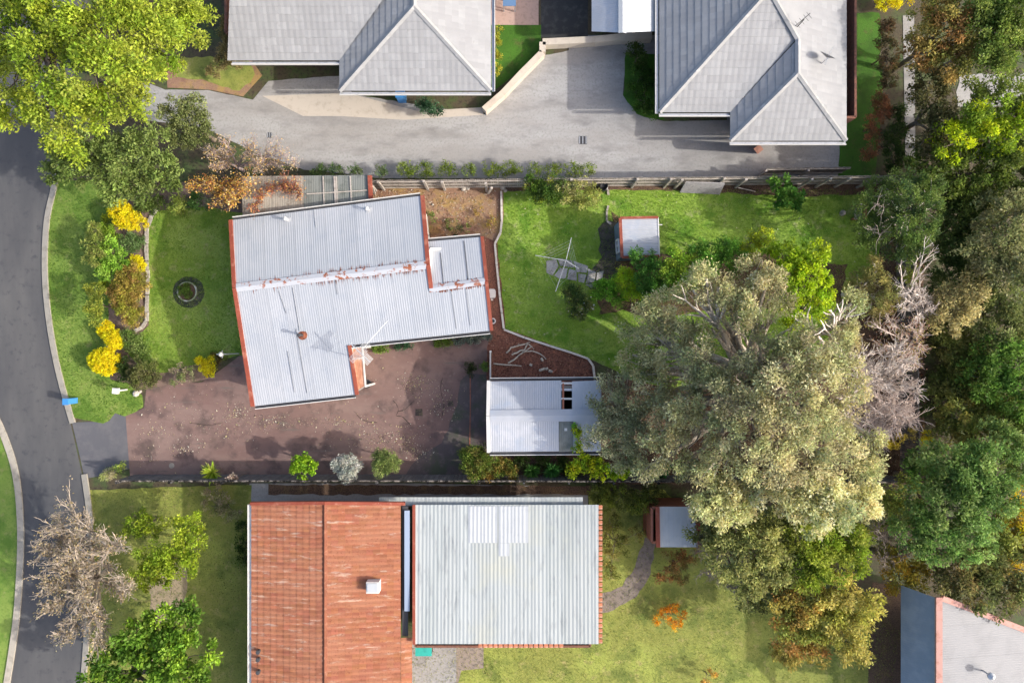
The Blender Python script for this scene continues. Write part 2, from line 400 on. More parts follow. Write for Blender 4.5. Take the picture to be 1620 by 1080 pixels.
ZINC2 = mat('zinc_roofing_bright', (0.396,0.410,0.442), [(0.5,(0.486,0.495,0.524),0.45,0.65),(1.4,(0.360,0.396,0.460),0.5,0.7),(6,(0.297,0.288,0.294),0.72,0.82)], rough=0.45, metal=0.15, objrand=0.035)
OFFWHITE = mat('off_white_decking', (0.360,0.386,0.385), [(0.5,(0.315,0.344,0.342),0.45,0.65,4,(3,.3,1)),(1.5,(0.225,0.246,0.252),0.54,0.74,4,(3,.5,1)),(0.25,(0.378,0.391,0.351),0.5,0.65)], rough=0.55, objrand=0.05)
CLEANW = mat('clean_white_decking', (0.432,0.451,0.465), [(2,(0.386,0.405,0.427),0.5,0.7)], rough=0.5)
RUSTCAP = mat('rusty_ridge_metal', (0.39,0.405,0.44), [(3.5,(0.26,0.085,0.04),0.55,0.60,6),(1.0,(0.40,0.42,0.46),0.5,0.7)], rough=0.6)
RUSTY = mat('rusted_metal', (0.24,0.075,0.035), [(9,(0.12,0.045,0.03),0.45,0.6)], rough=0.8)
BARGE = mat('weathered_red_paint', (0.235,0.052,0.028), [(2.2,(0.36,0.14,0.09),0.54,0.68),(1.0,(0.27,0.065,0.035),0.5,0.62),(16,(0.6,0.52,0.48),0.68,0.74)], rough=0.7)
WHITE = mat('white_paint', (0.592,0.576,0.544), [(3,(0.480,0.456,0.416),0.58,0.74)], rough=0.5)
GALV = mat('galvanised_metal', (0.50,0.51,0.53), [(6,(0.36,0.37,0.38),0.5,0.7)], rough=0.4, metal=0.4)
DARKM = mat('dark_gutter_metal', (0.05,0.05,0.055), rough=0.6)
BLACK = mat('black_plastic', (0.015,0.015,0.018), rough=0.35)
POLY_B = mat('aged_beige_fibreglass', (0.33,0.30,0.25), [(2,(0.25,0.21,0.165),0.45,0.62),(12,(0.45,0.42,0.37),0.58,0.7),(7,(0.13,0.10,0.08),0.62,0.72,5,(2,.4,1))], rough=0.6, objrand=0.1)
POLY_G = mat('aged_grey_fibreglass', (0.17,0.18,0.165), [(2,(0.12,0.13,0.115),0.45,0.62),(25,(0.42,0.42,0.38),0.66,0.72)], rough=0.5, objrand=0.1)
TERRAS = mat('terracotta_fibreglass', (0.44,0.20,0.12), [(3,(0.52,0.29,0.19),0.5,0.65)], rough=0.5)
TILE_R = mat('terracotta_tile', (0.31,0.115,0.058), [(0.5,(0.36,0.155,0.088),0.42,0.62,5,(.6,3,1)),(1.6,(0.46,0.32,0.24),0.57,0.70,6,(.6,2.6,1)),(10,(0.20,0.065,0.035),0.55,0.72),(0.9,(0.50,0.38,0.31),0.62,0.71,6,(.4,3,1))], rough=0.85, tint=True, bump=0.3)
TILE_W = mat('pale_grey_tile', (0.283,0.286,0.293), [(0.7,(0.254,0.257,0.264),0.45,0.65),(3,(0.246,0.245,0.246),0.60,0.75)], rough=0.7, tint=True, bump=0.2)
BRICK = mat('brown_brick_wall', (0.20,0.085,0.055), [(6,(0.13,0.06,0.045),0.45,0.6),(30,(0.30,0.20,0.16),0.6,0.72)], rough=0.9, bump=0.4)
RENDER_W = mat('white_weatherboard', (0.70,0.68,0.64), [(2,(0.6,0.58,0.54),0.55,0.7)], rough=0.6)
CONCW = mat('cream_wall', (0.55,0.48,0.39), [(2,(0.45,0.38,0.31),0.5,0.7)], rough=0.8, bump=0.2)
BLUEW = mat('blue_grey_weatherboard', (0.13,0.19,0.25), [(4,(0.09,0.13,0.18),0.5,0.7)], rough=0.7, objrand=0.15)
GLASS = mat('window_glass', (0.02,0.03,0.04), rough=0.08, spec=0.8)
TIMBER = mat('grey_fence_timber', (0.36,0.32,0.28), [(4,(0.22,0.19,0.165),0.45,0.62),(20,(0.48,0.44,0.40),0.58,0.72)], rough=0.9, tint=True, bump=0.3)
TIMBER_SHADE = mat('shade_dark_fence_timber', (0.15,0.145,0.15), [(4,(0.09,0.09,0.095),0.45,0.62),(20,(0.24,0.235,0.24),0.58,0.72)], rough=0.9, tint=True, bump=0.3)  # dark tone puts the south fence's shaded north face into the colour
POSTW = mat('weathered_post_timber', (0.40,0.36,0.32), [(5,(0.27,0.23,0.20),0.5,0.65)], rough=0.9)
REDTIM = mat('red_brown_timber', (0.34,0.13,0.08), [(5,(0.24,0.09,0.055),0.5,0.65)], rough=0.8)
STONE = mat('edging_stone', (0.42,0.38,0.33), [(7,(0.28,0.25,0.21),0.45,0.62)], rough=0.9, bump=0.4, objrand=0.2)
BLUEP = mat('blue_plastic', (0.05,0.22,0.50), rough=0.4)
TEAL = mat('teal_canvas', (0.03,0.36,0.30), [(4,(0.02,0.26,0.22),0.5,0.7)], rough=0.7)
PINKW = mat('off_white_plastic', (0.66,0.60,0.57), [(4,(0.55,0.49,0.46),0.55,0.7)], rough=0.5)
SKYL = mat('blue_grey_skylight', (0.30,0.36,0.46), rough=0.25)

# ---------------------------------------------------------------- ground sheets, each some millimetres over the one below
MBg = MB(); MBg.add([(-200,-200,0),(200,-200,0),(200,200,0),(-200,200,0)], [(0,1,2,3)])
g = MBg.build('ground', EARTH); g['kind'] = 'structure'
road_r = [(150,-60),(120,100),(98,200),(84,288),(71,350),(68,430),(75,510),(90,590),(112,670),(130,750),(139,820),(139,900),(135,990),(124,1140)]
road_l = [(-60,-60),(-66,300),(-66,560),(-12,640),(16,700),(32,760),(38,840),(35,930),(27,1010),(6,1140)]
sheet('road', road_r + road_l[::-1], 0.004, ROAD)
def kerb(pts, side):
    P=[Vector(W(*p)) for p in pts]; P=[Vector(q) for q in smooth_poly([tuple(p) for p in P],4,False)]
    mb=MB(); n=len(P); ins=[];outs=[]
    for i,p in enumerate(P):
        d=(P[min(i+1,n-1)]-P[max(i-1,0)]).normalized(); nn=Vector((d.y,-d.x))*side; ins.append(p-nn*.02); outs.append(p+nn*0.30)
    V=[];F=[]
    for i in range(n):
        V+=[(ins[i].x,ins[i].y,0),(ins[i].x,ins[i].y,0.07),(outs[i].x,outs[i].y,0.11),(outs[i].x,outs[i].y,0)]
    for i in range(n-1):
        for k in range(3): F.append((i*4+k,i*4+k+1,i*4+4+k+1,i*4+4+k))
    mb.add(V,F); o=mb.build('kerb',KERB); o['kind']='structure'; return o
kerb(road_r[2:9],-1); kerb(road_r[9:],-1); kerb(road_l[2:],1)
VERGE=[(86,286),(165,286),(185,290),(168,560),(176,600),(205,606),(226,626),(228,643),(215,652),(197,659),(183,653),(173,666),(163,669),(112,659),(97,600),(80,525),(74,430),(77,350)]
sheet('verge_lawn', VERGE, 0.026, LAWN_V, jitter=0.03)
WEST=[(-70,560),(-16,648),(10,700),(26,760),(32,840),(29,930),(20,1010),(0,1140),(-90,1140)]
sheet('roadside_lawn', WEST, 0.026, LAWN_V)
sheet('driveway_apron', [(114,668),(163,666),(173,663),(183,651),(200,656),(206,741),(160,752),(134,757),(128,728)], 0.014, APRON)
sheet('garden_bed', [(160,288),(400,288),(400,345),(250,345),(238,365),(238,515),(228,540),(300,565),(330,572),(330,600),(240,618),(180,604),(165,590)], 0.010, SOIL)
FRONT=[(246,334),(330,326),(360,335),(420,340),(430,565),(376,562),(345,572),(300,578),(262,590),(228,585),(204,560),(218,532),(236,515),(236,440),(235,365)]
sheet('front_lawn', FRONT, 0.020, LAWN_F, jitter=0.03)
DRV=[(199,657),(228,645),(232,614),(280,607),(320,604),(345,588),(380,562),(560,530),(775,515),(775,600),(773,716),(745,752),(206,754),(205,740)]
sheet('driveway', DRV, 0.0175, DRIVE)
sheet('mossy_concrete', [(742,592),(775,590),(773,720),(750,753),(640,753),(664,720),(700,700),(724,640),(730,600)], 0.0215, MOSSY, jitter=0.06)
sheet('side_yard_soil', [(560,292),(797,296),(800,350),(790,385),(790,460),(700,460),(560,380)], 0.008, TANSOIL)
sheet('mulch_path', [(762,372),(786,384),(800,520),(870,545),(936,570),(945,604),(950,625),(770,625),(772,530),(776,520),(755,400)], 0.0225, MULCH, jitter=0.05)
BACK=[(796,302),(960,300),(1350,300),(1395,330),(1390,420),(1340,470),(1300,560),(1120,600),(1060,615),(1000,600),(944,572),(870,546),(798,522),(784,386),(797,350)]
sheet('back_lawn', BACK, 0.018, LAWN_B, jitter=0.03)
sheet('leaf_litter_floor', [(948,600),(1000,596),(1060,612),(1120,600),(1300,558),(1345,465),(1392,415),(1392,335),(1350,300),(1460,292),(1465,765),(948,765)], 0.013, LITTER, jitter=0.08)
sheet('shrub_bed', [(940,440),(980,345),(965,335),(1000,400),(1200,400),(1340,420),(1330,480),(1020,500),(985,490),(950,500)], 0.0245, LITTER, jitter=0.1)
sheet('bed_under_shed', [(770,712),(950,712),(1060,720),(1060,757),(745,757)], 0.024, LITTER)
sheet('fence_bed', [(797,290),(1420,287),(1430,304),(1250,312),(1120,303),(960,301),(800,303)], 0.0220, LITTER, jitter=0.05)
# neighbours
sheet('concrete_court', [(200,120),(262,142),(330,143),(400,158),(425,128),(540,120),(560,150),(765,182),(860,88),(1000,62),(1010,90),(990,100),(985,150),(1008,180),(1050,192),(1195,190),(1200,282),(600,282),(480,268),(400,240),(330,205),(230,190)], 0.010, CONC, jitter=0.02)
sheet('cream_path', [(415,152),(540,148),(560,150),(660,176),(765,170),(765,182),(640,190),(540,184),(480,184)], 0.015, CREAM)
sheet('orange_bed', [(262,95),(395,90),(415,120),(385,153),(330,142),(265,139)], 0.014, TANSOIL)
sheet('corner_lawn', [(290,92),(392,88),(404,120),(380,145),(330,130),(280,120)], 0.019, LAWN_S, jitter=0.08)
sheet('court_lawn', [(774,40),(856,40),(856,86),(774,150)], 0.016, LAWN_D)
sheet('pink_paving', [(774,-60),(852,-60),(852,40),(774,40)], 0.013, mat('pink_paving', (0.42,0.30,0.25),[(5,(0.33,0.24,0.20),0.5,0.65)]))
sheet('dark_court', [(856,-60),(930,-60),(930,60),(856,60)], 0.014, mat('dark_bitumen',(0.035,0.036,0.036),[(2,(0.07,0.07,0.065),0.5,0.7)]))
sheet('side_drive', [(900,56),(1046,56),(1046,92),(1000,92),(900,84)], 0.0125, CONC)
sheet('island_bed', [(990,84),(1050,86),(1050,192),(1008,182),(986,150)], 0.0165, LAWN_D, jitter=0.06)
sheet('patio', [(1150,180),(1340,222),(1334,282),(1150,282)], 0.0155, CONC)
sheet('right_lawn', [(1332,20),(1392,20),(1396,150),(1385,282),(1326,282)], 0.017, LAWN_D, jitter=0.06)
sheet('garden_path', [(1428,25),(1446,25),(1448,250),(1432,250)], 0.019, CONC)
sheet('pale_gravel', [(1515,118),(1660,118),(1660,172),(1515,168)], 0.019, CONC, jitter=0.1)
SL=[(134,775),(398,766),(402,1140),(128,1140),(143,900)]
sheet('south_front_lawn', SL, 0.016, LAWN_S, jitter=0.04)
sheet('bare_patch', [(235,895),(295,885),(296,945),(280,985),(235,985)], 0.020, mat('bare_clay',(0.34,0.27,0.18),[(3,(0.25,0.22,0.12),0.5,0.65)]), jitter=0.15)
sheet('south_path', [(395,764),(660,764),(930,770),(930,800),(395,800)], 0.012, CONC)
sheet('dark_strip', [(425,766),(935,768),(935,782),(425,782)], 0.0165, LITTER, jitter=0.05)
SB=[(930,775),(1050,775),(1120,840),(1140,900),(1380,960),(1425,1000),(1400,1140),(640,1140),(640,1010),(935,1010)]
sheet('south_back_lawn', SB, 0.009, LAWN_S, jitter=0.05)
sheet('stone_path', [(944,940),(985,925),(1005,895),(1020,850),(1038,850),(1030,905),(1005,945),(960,968),(944,968)], 0.015, mat('path_stone',(0.22,0.18,0.15),[(4,(0.13,0.11,0.09),0.5,0.65)]), jitter=0.08)
sheet('grey_patio', [(645,1010),(722,1010),(722,1140),(645,1140)], 0.0125, CONC)
sheet('brown_patio', [(722,1010),(765,1010),(765,1056),(730,1060),(722,1090)], 0.0135, mat('brown_paving',(0.27,0.22,0.18),[(4,(0.19,0.16,0.14),0.5,0.65)]))
sheet('dark_side_ground', [(1380,920),(1428,930),(1430,1140),(1370,1140)], 0.016, LITTER)

# grass blades standing on the lawns, one mass each
def tufts(name, label, poly, n, cols, size=0.075, z=0.02, cat='grass'):
    poly=[W(*p) for p in poly]; xs=[p[0] for p in poly]; ys=[p[1] for p in poly]; A=0; P=np.zeros((0,2))
    while len(P)<n:
        q=np.stack([rng.uniform(min(xs),max(xs),n),rng.uniform(min(ys),max(ys),n)],1); P=np.concatenate([P,q[inside(poly,q[:,0],q[:,1])]])
    P=P[:n]; D=rng.normal(size=(n,3)); D[:,2]=np.abs(D[:,2])+0.4; D/=np.linalg.norm(D,axis=1,keepdims=True)
    f=0.5+0.5*np.sin(P[:,0]*1.3+np.sin(P[:,1]*.9)*2)*np.sin(P[:,1]*1.1+1.7+np.sin(P[:,0]*.7)); c=np.array(cols); i=np.clip((f*len(c)+rng.normal(size=n)*.8).astype(int),0,len(c)-1)
    C=c[i]*(1+.15*rng.normal(size=(n,1))); sz=size*(.6+.8*rng.random(n))
    o=leaves_mesh(name,np.column_stack([P,z+sz*.35]),D,sz,sz*.32,C,LEAF); return setp(o,label,cat,None,'stuff')
GC=[(0.131,0.243,0.022),(0.197,0.316,0.032),(0.263,0.377,0.050),(0.367,0.425,0.108)]
tufts('grass','short green grass of the front lawn left of the house',FRONT,26000,GC)
tufts('grass','bright green grass of the back lawn around the clothesline',BACK,60000,GC)
tufts('grass','light green grass of the verge beside the road',VERGE,16000,[(0.09,0.18,0.018),(0.15,0.25,0.03),(0.22,0.3,0.06)])
tufts('grass','patchy pale grass in front of the terracotta house',SL,20000,[(0.15,0.18,0.04),(0.24,0.26,0.07),(0.36,0.33,0.14)])
tufts('grass','light green lawn grass behind the off-white deck roof',SB,30000,[(0.16,0.21,0.04),(0.27,0.31,0.06),(0.36,0.37,0.10)])

# ---------------------------------------------------------------- building helpers
def walls(parent, pts, top, m, z0=0.0, name='wall'):
    """one wall object per side: slab 0.1 thick, top(x,y) gives height"""
    n=len(pts); out=[]
    for i in range(n):
        a=Vector(pts[i]); b=Vector(pts[(i+1)%n]); d=(b-a).normalized(); nn=Vector((d.y,-d.x))*0.06
        L=(b-a).length; ks=[0,.25,.5,.75,1]; mb=MB(); V=[]
        a2=a+d*0.001; b2=b-d*0.001
        for t in ks:
            p=a2.lerp(b2,t)
            for q,z in ((p+nn,z0),(p+nn,top(p.x,p.y)),(p-nn,top(p.x,p.y)),(p-nn,z0)): V.append((q.x,q.y,z))
        F=[(3,2,1,0),tuple(16+k for k in range(4))]
        for j in range(4):
            for k in range(4): F.append((j*4+k,j*4+(k+1)%4,j*4+4+(k+1)%4,j*4+4+k))
        mb.add(V,F); out.append(mb.build(name,m,parent))
    return out
def window(parent, a, b, z0, z1, out, door=False, m=None):
    """framed opening on the wall line a-b (2D), out = outward 2D unit"""
    a=Vector((a[0],a[1],0)); b=Vector((b[0],b[1],0)); o=Vector((out[0],out[1],0)); f=MB(); off=o*0.10
    A=a+off; B=b+off; t=.07; up=Vector((0,0,1))
    f.beam(A+up*z0,B+up*z0,.09,t); f.beam(A+up*z1,B+up*z1,.09,t)
    f.beam(A+up*(z0+t/2),A+up*(z1-t/2),t,.09,o); f.beam(B+up*(z0+t/2),B+up*(z1-t/2),t,.09,o)
    if not door:
        M=(A+B)/2; f.beam(M+up*(z0+t/2),M+up*(z1-t/2),.05,.07,o)
    fr=f.build('door' if door else 'window',WHITE,parent)
    g=MB(); C=a+o*0.08; D=b+o*0.08; g.add([tuple(C+up*z0),tuple(D+up*z0),tuple(D+up*z1),tuple(C+up*z1)],[(0,1,2,3)])
    g.build('pane' if not door else 'door_panel',m or GLASS,fr); return fr
def board(parent,name,a,b,wd,ht,m,lift=0):
    mb=MB(); mb.beam((a[0],a[1],a[2]+lift),(b[0],b[1],b[2]+lift),wd,ht); return mb.build(name,m,parent)
def gutter(parent,a,b,out,m=None,lipm=None):
    """open channel hung outside an eave: dark floor, pale lip"""
    o=Vector((out[0],out[1],0)).normalized(); a=Vector(a); b=Vector(b); mb=MB(); dz=Vector((0,0,1))
    mb.beam(a+o*.07-dz*.09,b+o*.07-dz*.09,.14,.02); gtr=mb.build('gutter',m or DARKM,parent)
    mb=MB(); mb.beam(a+o*.15-dz*.04,b+o*.15-dz*.04,.035,.12); mb.build('gutter_lip',lipm or WHITE,gtr); return gtr
def z3(p,pl,dz=0): return (p[0],p[1],pl.z(*p)+dz)

# ---------------------------------------------------------------- the main house
house=empty('house',W3(560,480),'L-shaped single-storey house with pale corrugated metal roof and red barge boards','house')
A=W(374,455,3.75); B=W(674,419,3.75)
PS,u,n_=ridge_plane(A,B,3.75,0.14); PN,_,_=ridge_plane(A,B,3.75,-0.24)
u=(u.x,u.y)
pS=[PS.unp(374,455),PS.unp(674,419),PS.unp(679,457),PS.unp(767,445),PS.unp(775,523),PS.unp(550,546),PS.unp(562,624),PS.unp(403,642)]
# main south slope cut at the inner corner so every piece is simple
corrugated(house,pS,PS,u,ZINC)
pN=[PN.unp(368,348),PN.unp(665,310),B,A]
corrugated(house,pN,PN,u,ZINC)
WA,WB=pS[2],pS[3]; zr=PS.z(*WA)
dr=(Vector(WA)-Vector(A)).dot(n_)
PW=Plane(zr-0.17*0+0,0,0)
PW,_,_=ridge_plane(WA,(WA[0]+u[0],WA[1]+u[1]),zr,-0.20)
pW=[PW.unp(677,382),PW.unp(760,375),WB,WA]
corrugated(house,pW,PW,u,ZINC,sheet=1.16)
# thin dark lap lines where sheets overlap, rusted
for (a,b) in (((441,460),(453,496)),((463,455),(474,523)),((530,442),(534,466)),((713,457),(722,520)),((737,456),(744,515)),((468,520),(486,622)),((455,555),(466,620))):
    P=PS.unp(*a);Q=PS.unp(*b); board(house,'sheet_lap',z3(P,PS,.035),z3(Q,PS,.035),.013,.010,DARKM)
for (a,b) in (((697,400),(702,449)),((734,381),(741,446)),):
    P=PW.unp(*a);Q=PW.unp(*b); board(house,'sheet_lap',z3(P,PW,.035),z3(Q,PW,.035),.03,.012,DARKM)
P=PN.unp(497,332);Q=PN.unp(500,360); board(house,'sheet_lap',z3(P,PN,.035),z3(Q,PN,.035),.02,.012,GALV)
# ridge caps in lengths
def ridgecap(parent,a,b,wd,m,seg=2.4,name='ridge_cap',ht=.05):
    a=Vector(a);b=Vector(b);L=(b-a).length;k=max(1,round(L/seg)); d=(b-a).normalized(); r=d.cross(Vector((0,0,1))).normalized()
    for i in range(k):
        p=a.lerp(b,i/k); q=a.lerp(b,(i+1)/k)+d*.02; e=Vector((0,0,.004*(i%2))); mb=MB()
        V=[]
        for s in (p,q):
            V+=[tuple(s-r*wd/2-Vector((0,0,ht))+e),tuple(s+e+Vector((0,0,.015))),tuple(s+r*wd/2-Vector((0,0,ht))+e)]
        mb.add(V,[(0,1,4,3),(1,2,5,4)]); mb.build(name,m,parent)
ridgecap(house,(*A,3.80),(*B,3.80),.42,RUSTCAP)
ridgecap(house,(WA[0],WA[1],zr+.05),(WB[0],WB[1],zr+.05),.36,RUSTCAP,seg=1.5)
# rust bleeding below the ridge caps
mb=MB(); rr=random.Random(3)
dv=Vector((B[0]-A[0],B[1]-A[1]))
for i in range(190):
    t=rr.uniform(.42,.98); 
    if rr.random()<.25: t=rr.uniform(.05,1)
    p=Vector(A)+dv*t; s=rr.choice((-1,1)); l=rr.uniform(.05,.30); o=Vector((n_.x,n_.y))*s
    a=p+o*.20; b=p+o*(.20+l); pl=PS if s>0 else PN; wq=Vector(u)*rr.uniform(.008,.02)
    mb.add([(*(a-wq),pl.z(*a)+.028),(*(a+wq),pl.z(*a)+.028),(*b,pl.z(*b)+.028)],[(0,1,2)])
dv=Vector((WB[0]-WA[0],WB[1]-WA[1]))
for i in range(70):
    t=rr.random(); p=Vector(WA)+dv*t; s=rr.choice((-1,1)); l=rr.uniform(.04,.16); o=Vector((n_.x,n_.y))*s
    a=p+o*.15; b=p+o*(.15+l); pl=PS if s>0 else PW; wq=Vector(u)*rr.uniform(.02,.07)
    mb.add([(*(a-wq),pl.z(*a)+.028),(*(a+wq),pl.z(*a)+.028),(*b,pl.z(*b)+.028)],[(0,1,2)])
o=mb.build('rust_streaks',RUSTY,house); o['kind']='stuff'
def barge(parent,a,b,pl,out,wd=.19,m=None,lift=.03):
    o=Vector(out).normalized()*wd/2; P=(a[0]+o.x,a[1]+o.y); Q=(b[0]+o.x,b[1]+o.y)
    return board(parent,'barge_board',(*P,pl.z(*a)+lift-.05),(*Q,pl.z(*b)+lift-.05),wd,.16,m or BARGE)
U=Vector(u); 
barge(house,pN[0],A,PN,-U); barge(house,A,pS[7],PS,-U)
barge(house,pN[1],B,PN,U,.2); barge(house,B,pS[2],PS,U,.2); barge(house,pW[1],WB,PW,U,.17); barge(house,WB,pS[4],PS,U,.17)
barge(house,pS[5],pS[6],PS,U,.17)
nn=(n_.x,n_.y); up_=(-n_.x,-n_.y)
gutter(house,z3(pN[0],PN),z3(pN[1],PN),up_); gutter(house,z3(pW[0],PW),z3(pW[1],PW),up_)
gutter(house,z3(pS[7],PS),z3(pS[6],PS),nn); gutter(house,z3(pS[5],PS),z3(pS[4],PS),nn)
def ins(p,q,d1,d2): return (p[0]+d1*u[0]+d2*n_.x, p[1]+d1*u[1]+d2*n_.y)
topH=lambda x,y: (min(PS.z(x,y),PN.z(x,y)) if (Vector((x,y))-Vector(B)).dot(U)<0.35 else min(PS.z(x,y),PW.z(x,y)))-.06
hw=[ins(pN[0],0,.35,.45),ins(pN[1],0,-.12,.45),ins(B,0,-.12,1.2),ins(pW[0],0,.12,.45),ins(pW[1],0,-.15,.45),ins(pS[4],0,-.15,-.45),ins(pS[5],0,-.25,-.45),ins(pS[6],0,-.25,-.4),ins(pS[7],0,.35,-.4)]
walls(house,hw[::-1],topH,RENDER_W)
def on(a,b,t): return (a[0]+(b[0]-a[0])*t,a[1]+(b[1]-a[1])*t)
window(house,on(hw[5],hw[6],.15),on(hw[5],hw[6],.35),.9,2.1,nn); window(house,on(hw[5],hw[6],.6),on(hw[5],hw[6],.8),.9,2.1,nn)
window(house,on(hw[8],hw[7],.2),on(hw[8],hw[7],.6),.9,2.1,nn); window(house,on(hw[4],hw[5],.35),on(hw[4],hw[5],.55),1.0,2.1,u)
window(house,on(hw[1],hw[2],.3),on(hw[1],hw[2],.6),1.0,2.1,u)
window(house,on(hw[6],hw[7],.3),on(hw[6],hw[7],.5),.05,2.1,u,door=True,m=REDTIM)
# porch lean-to along the south wing
Zp=2.45; pp=[W(557,552,Zp),W(572,549,Zp),W(577,611,Zp),W(565,619,Zp)]
PP=Plane(Zp,0,0); corrugated(house,pp,PP,u,TERRAS,sheet=.27,pitch=.09,name='porch_roof_sheet')
board(house,'porch_fascia',(pp[1][0]+.04,pp[1][1],Zp-.02),(pp[2][0]+.04,pp[2][1],Zp-.02),.07,.12,WHITE)
board(house,'porch_fascia',(pp[0][0],pp[0][1]-.0,Zp+.04),(pp[3][0],pp[3][1],Zp+.04),.07,.09,WHITE)
board(house,'porch_fascia',(pp[2][0],pp[2][1],Zp-.03),(pp[3][0],pp[3][1],Zp-.03),.05,.10,POSTW)
for q in (pp[1],pp[2]):
    mb=MB(); mb.beam((q[0],q[1],0),(q[0],q[1],Zp-.08),.1,.1); mb.build('porch_post',WHITE,house)
# flue with rust collar
fx,fy=PS.unp(479,530); fz=PS.z(fx,fy)
mb=MB(); mb.lathe(fx,fy,[(.05,fz-.05),(.06,fz+.55),(.09,fz+.56),(.09,fz+.68),(.055,fz+.69),(.0,fz+.69)],12); fl=mb.build('flue',DARKM,house)
mb=MB(); mb.lathe(fx,fy,[(.24,fz+.028),(.14,fz+.045),(.06,fz+.10)],14); mb.build('flue_collar',RUSTY,fl)
for (px,py) in ((455,348),(583,332)):
    x,y=PN.unp(px,py); z=PN.z(x,y); mb=MB(); mb.lathe(x,y,[(.05,z-.05),(.05,z+.32),(.10,z+.33),(.10,z+.42),(0,z+.47)],10); v=mb.build('roof_vent',WHITE,house)
    mb=MB(); mb.box(x-.13,y-.16,z-.02,x+.15,y+.12,z+.04); mb.build('vent_flashing',GALV,v)

# television antenna on a mast at the inner corner of the roof
ax,ay=W(573,566,2.5); an=empty('tv_antenna',(ax,ay,2.4),'grey many-armed television antenna on a guyed mast over the terracotta porch strip','antenna')
zt=4.7; mb=MB(); mb.tube([(ax,ay,2.4),(ax,ay,zt+.1)],.022,6); mb.build('mast',GALV,an)
p0=Vector(W3(553,542,zt)); p1=Vector(W3(586,573,zt)); mb=MB(); mb.beam(p0,p1,.04,.04); mb.build('boom',GALV,an)
d=(p1-p0).normalized(); r=Vector((-d.y,d.x,0))
for i in range(16):
    t=.36+.62*i/15; c=p0.lerp(p1,t); l=(.62 if i<6 else .30 if i<8 else .22); mb=MB(); mb.tube([c-r*l,c+r*l],.011 if i<8 else .013,4); mb.build('element',GALV if i<6 else WHITE,an)
for t in (.05,.2): 
    c=p0.lerp(p1,t); mb=MB(); mb.tube([c-r*.12,c+r*.12],.01,4); mb.build('element',GALV,an)
for q in (W3(505,588,3.0),W3(620,500,3.3),W3(520,520,3.2)):
    mb=MB(); mb.tube([(ax,ay,zt-.3),q],.004,3); mb.build('guy_wire',GALV,an)

# fibreglass patio cover north of the house
Pc=Plane(2.35,0,0); per=empty('patio_cover',W3(480,310),'fibreglass patio cover of beige and dark grey sheets behind the house','patio cover')
pc=[W(382,279,2.35),W(582,277,2.35),W(584,322,2.35),W(384,349,2.35)]
corrugated(per,ccw(pc),Pc,(1,0),POLY_B,sheet=.80,pitch=.12,mats=[POLY_B]*4+[POLY_G]*5)
for px in (512,530,533,555): board(per,'joint_strip',W3(px-1,279,2.40),W3(px+1,328-(px-512)*.14,2.40),.06 if px!=530 else .09,.02,POSTW)
mb=MB(); mb.beam(W3(485,307,2.41),W3(581,301,2.41),.05,.03); mb.build('batten',POSTW,per)
board(per,'barge_board',W3(585,278,2.40),W3(587,320,2.40),.2,.16,BARGE)
for px in (384,430,480,530,580):
    mb=MB(); mb.beam(W3(px,280,0),W3(px,280,2.28),.1,.1); mb.build('post',POSTW,per)
board(per,'rafter',W3(384,281,2.27),W3(583,279,2.27),.07,.12,POSTW)
board(per,'rafter',W3(384,330,2.27),W3(583,310,2.27),.07,.12,POSTW)

# ---------------------------------------------------------------- garage with the open skylight
gar=empty('garage',W3(860,658),'white corrugated metal garage with a missing roof sheet beside the big tree','garage')
GA=W(772,658,2.85); GB=W(950,656,2.85); GN,_,_=ridge_plane(GA,GB,2.85,-.22); GS,gu,gn=ridge_plane(GA,GB,2.85,.22); gu=(gu.x,gu.y)
def cut(pl,y0,y1,x0,x1): return [pl.unp(x0,y0),pl.unp(x1,y0),pl.unp(x1,y1),pl.unp(x0,y1)]
def gpoly(pl,x0,x1,north):
    if north: return ccw([pl.unp(x0,603),pl.unp(x1,601.5),(pl.unp(x1,657)),(pl.unp(x0,658))])
    return ccw([pl.unp(x0,658),pl.unp(x1,657),pl.unp(x1,713.5),pl.unp(x0,714.5)])
corrugated(gar,gpoly(GN,775,888,True),GN,(1,0),ZINC2); corrugated(gar,gpoly(GN,905,950,True),GN,(1,0),ZINC2)
corrugated(gar,gpoly(GS,775,884,False),GS,(1,0),ZINC2); corrugated(gar,gpoly(GS,907,950,False),GS,(1,0),ZINC2)
corrugated(gar,gpoly(GS,884.3,906.7,False),GS,(1,0),POLY_G,name='skylight_sheet')
x0,y0=GS.unp(895,679); mb=MB(); mb.box(x0-.07,y0-.07,GS.z(x0,y0)+.02,x0+.07,y0+.07,GS.z(x0,y0)+.045); mb.build('patch',WHITE,gar)
for (a,b,wd,m) in (((888,618-12),(905,606),.10,WHITE),((888,630.5),(905,630.5),.09,WHITE),((891,603),(891,655),.09,REDTIM),((888,653),(905,653),.1,GALV)):
    P=GN.unp(*a);Q=GN.unp(*b); board(gar,'rafter',z3(P,GN,-.02),z3(Q,GN,-.02),wd,.06,m)
ridgecap(gar,(GA[0]+.1,GA[1],2.90),(GB[0],GB[1],2.90),.62,ZINC2,seg=2.0,ht=.06)
wa,wb,wc=GN.unp(773,602),GN.unp(773,658),GS.unp(773,715)
board(gar,'barge_board',z3(wa,GN,.02),(GA[0],GA[1],2.87),.17,.12,WHITE); board(gar,'barge_board',(GA[0],GA[1],2.87),z3(wc,GS,.02),.17,.12,WHITE)
gutter(gar,z3(GN.unp(775,602.5),GN),z3(GN.unp(950,601),GN),(0,1)); gutter(gar,z3(GS.unp(775,715),GS),z3(GS.unp(950,714),GS),(0,-1))
gw=[W(789,611,0),W(940,611,0),W(940,700,0),W(789,701,0)]
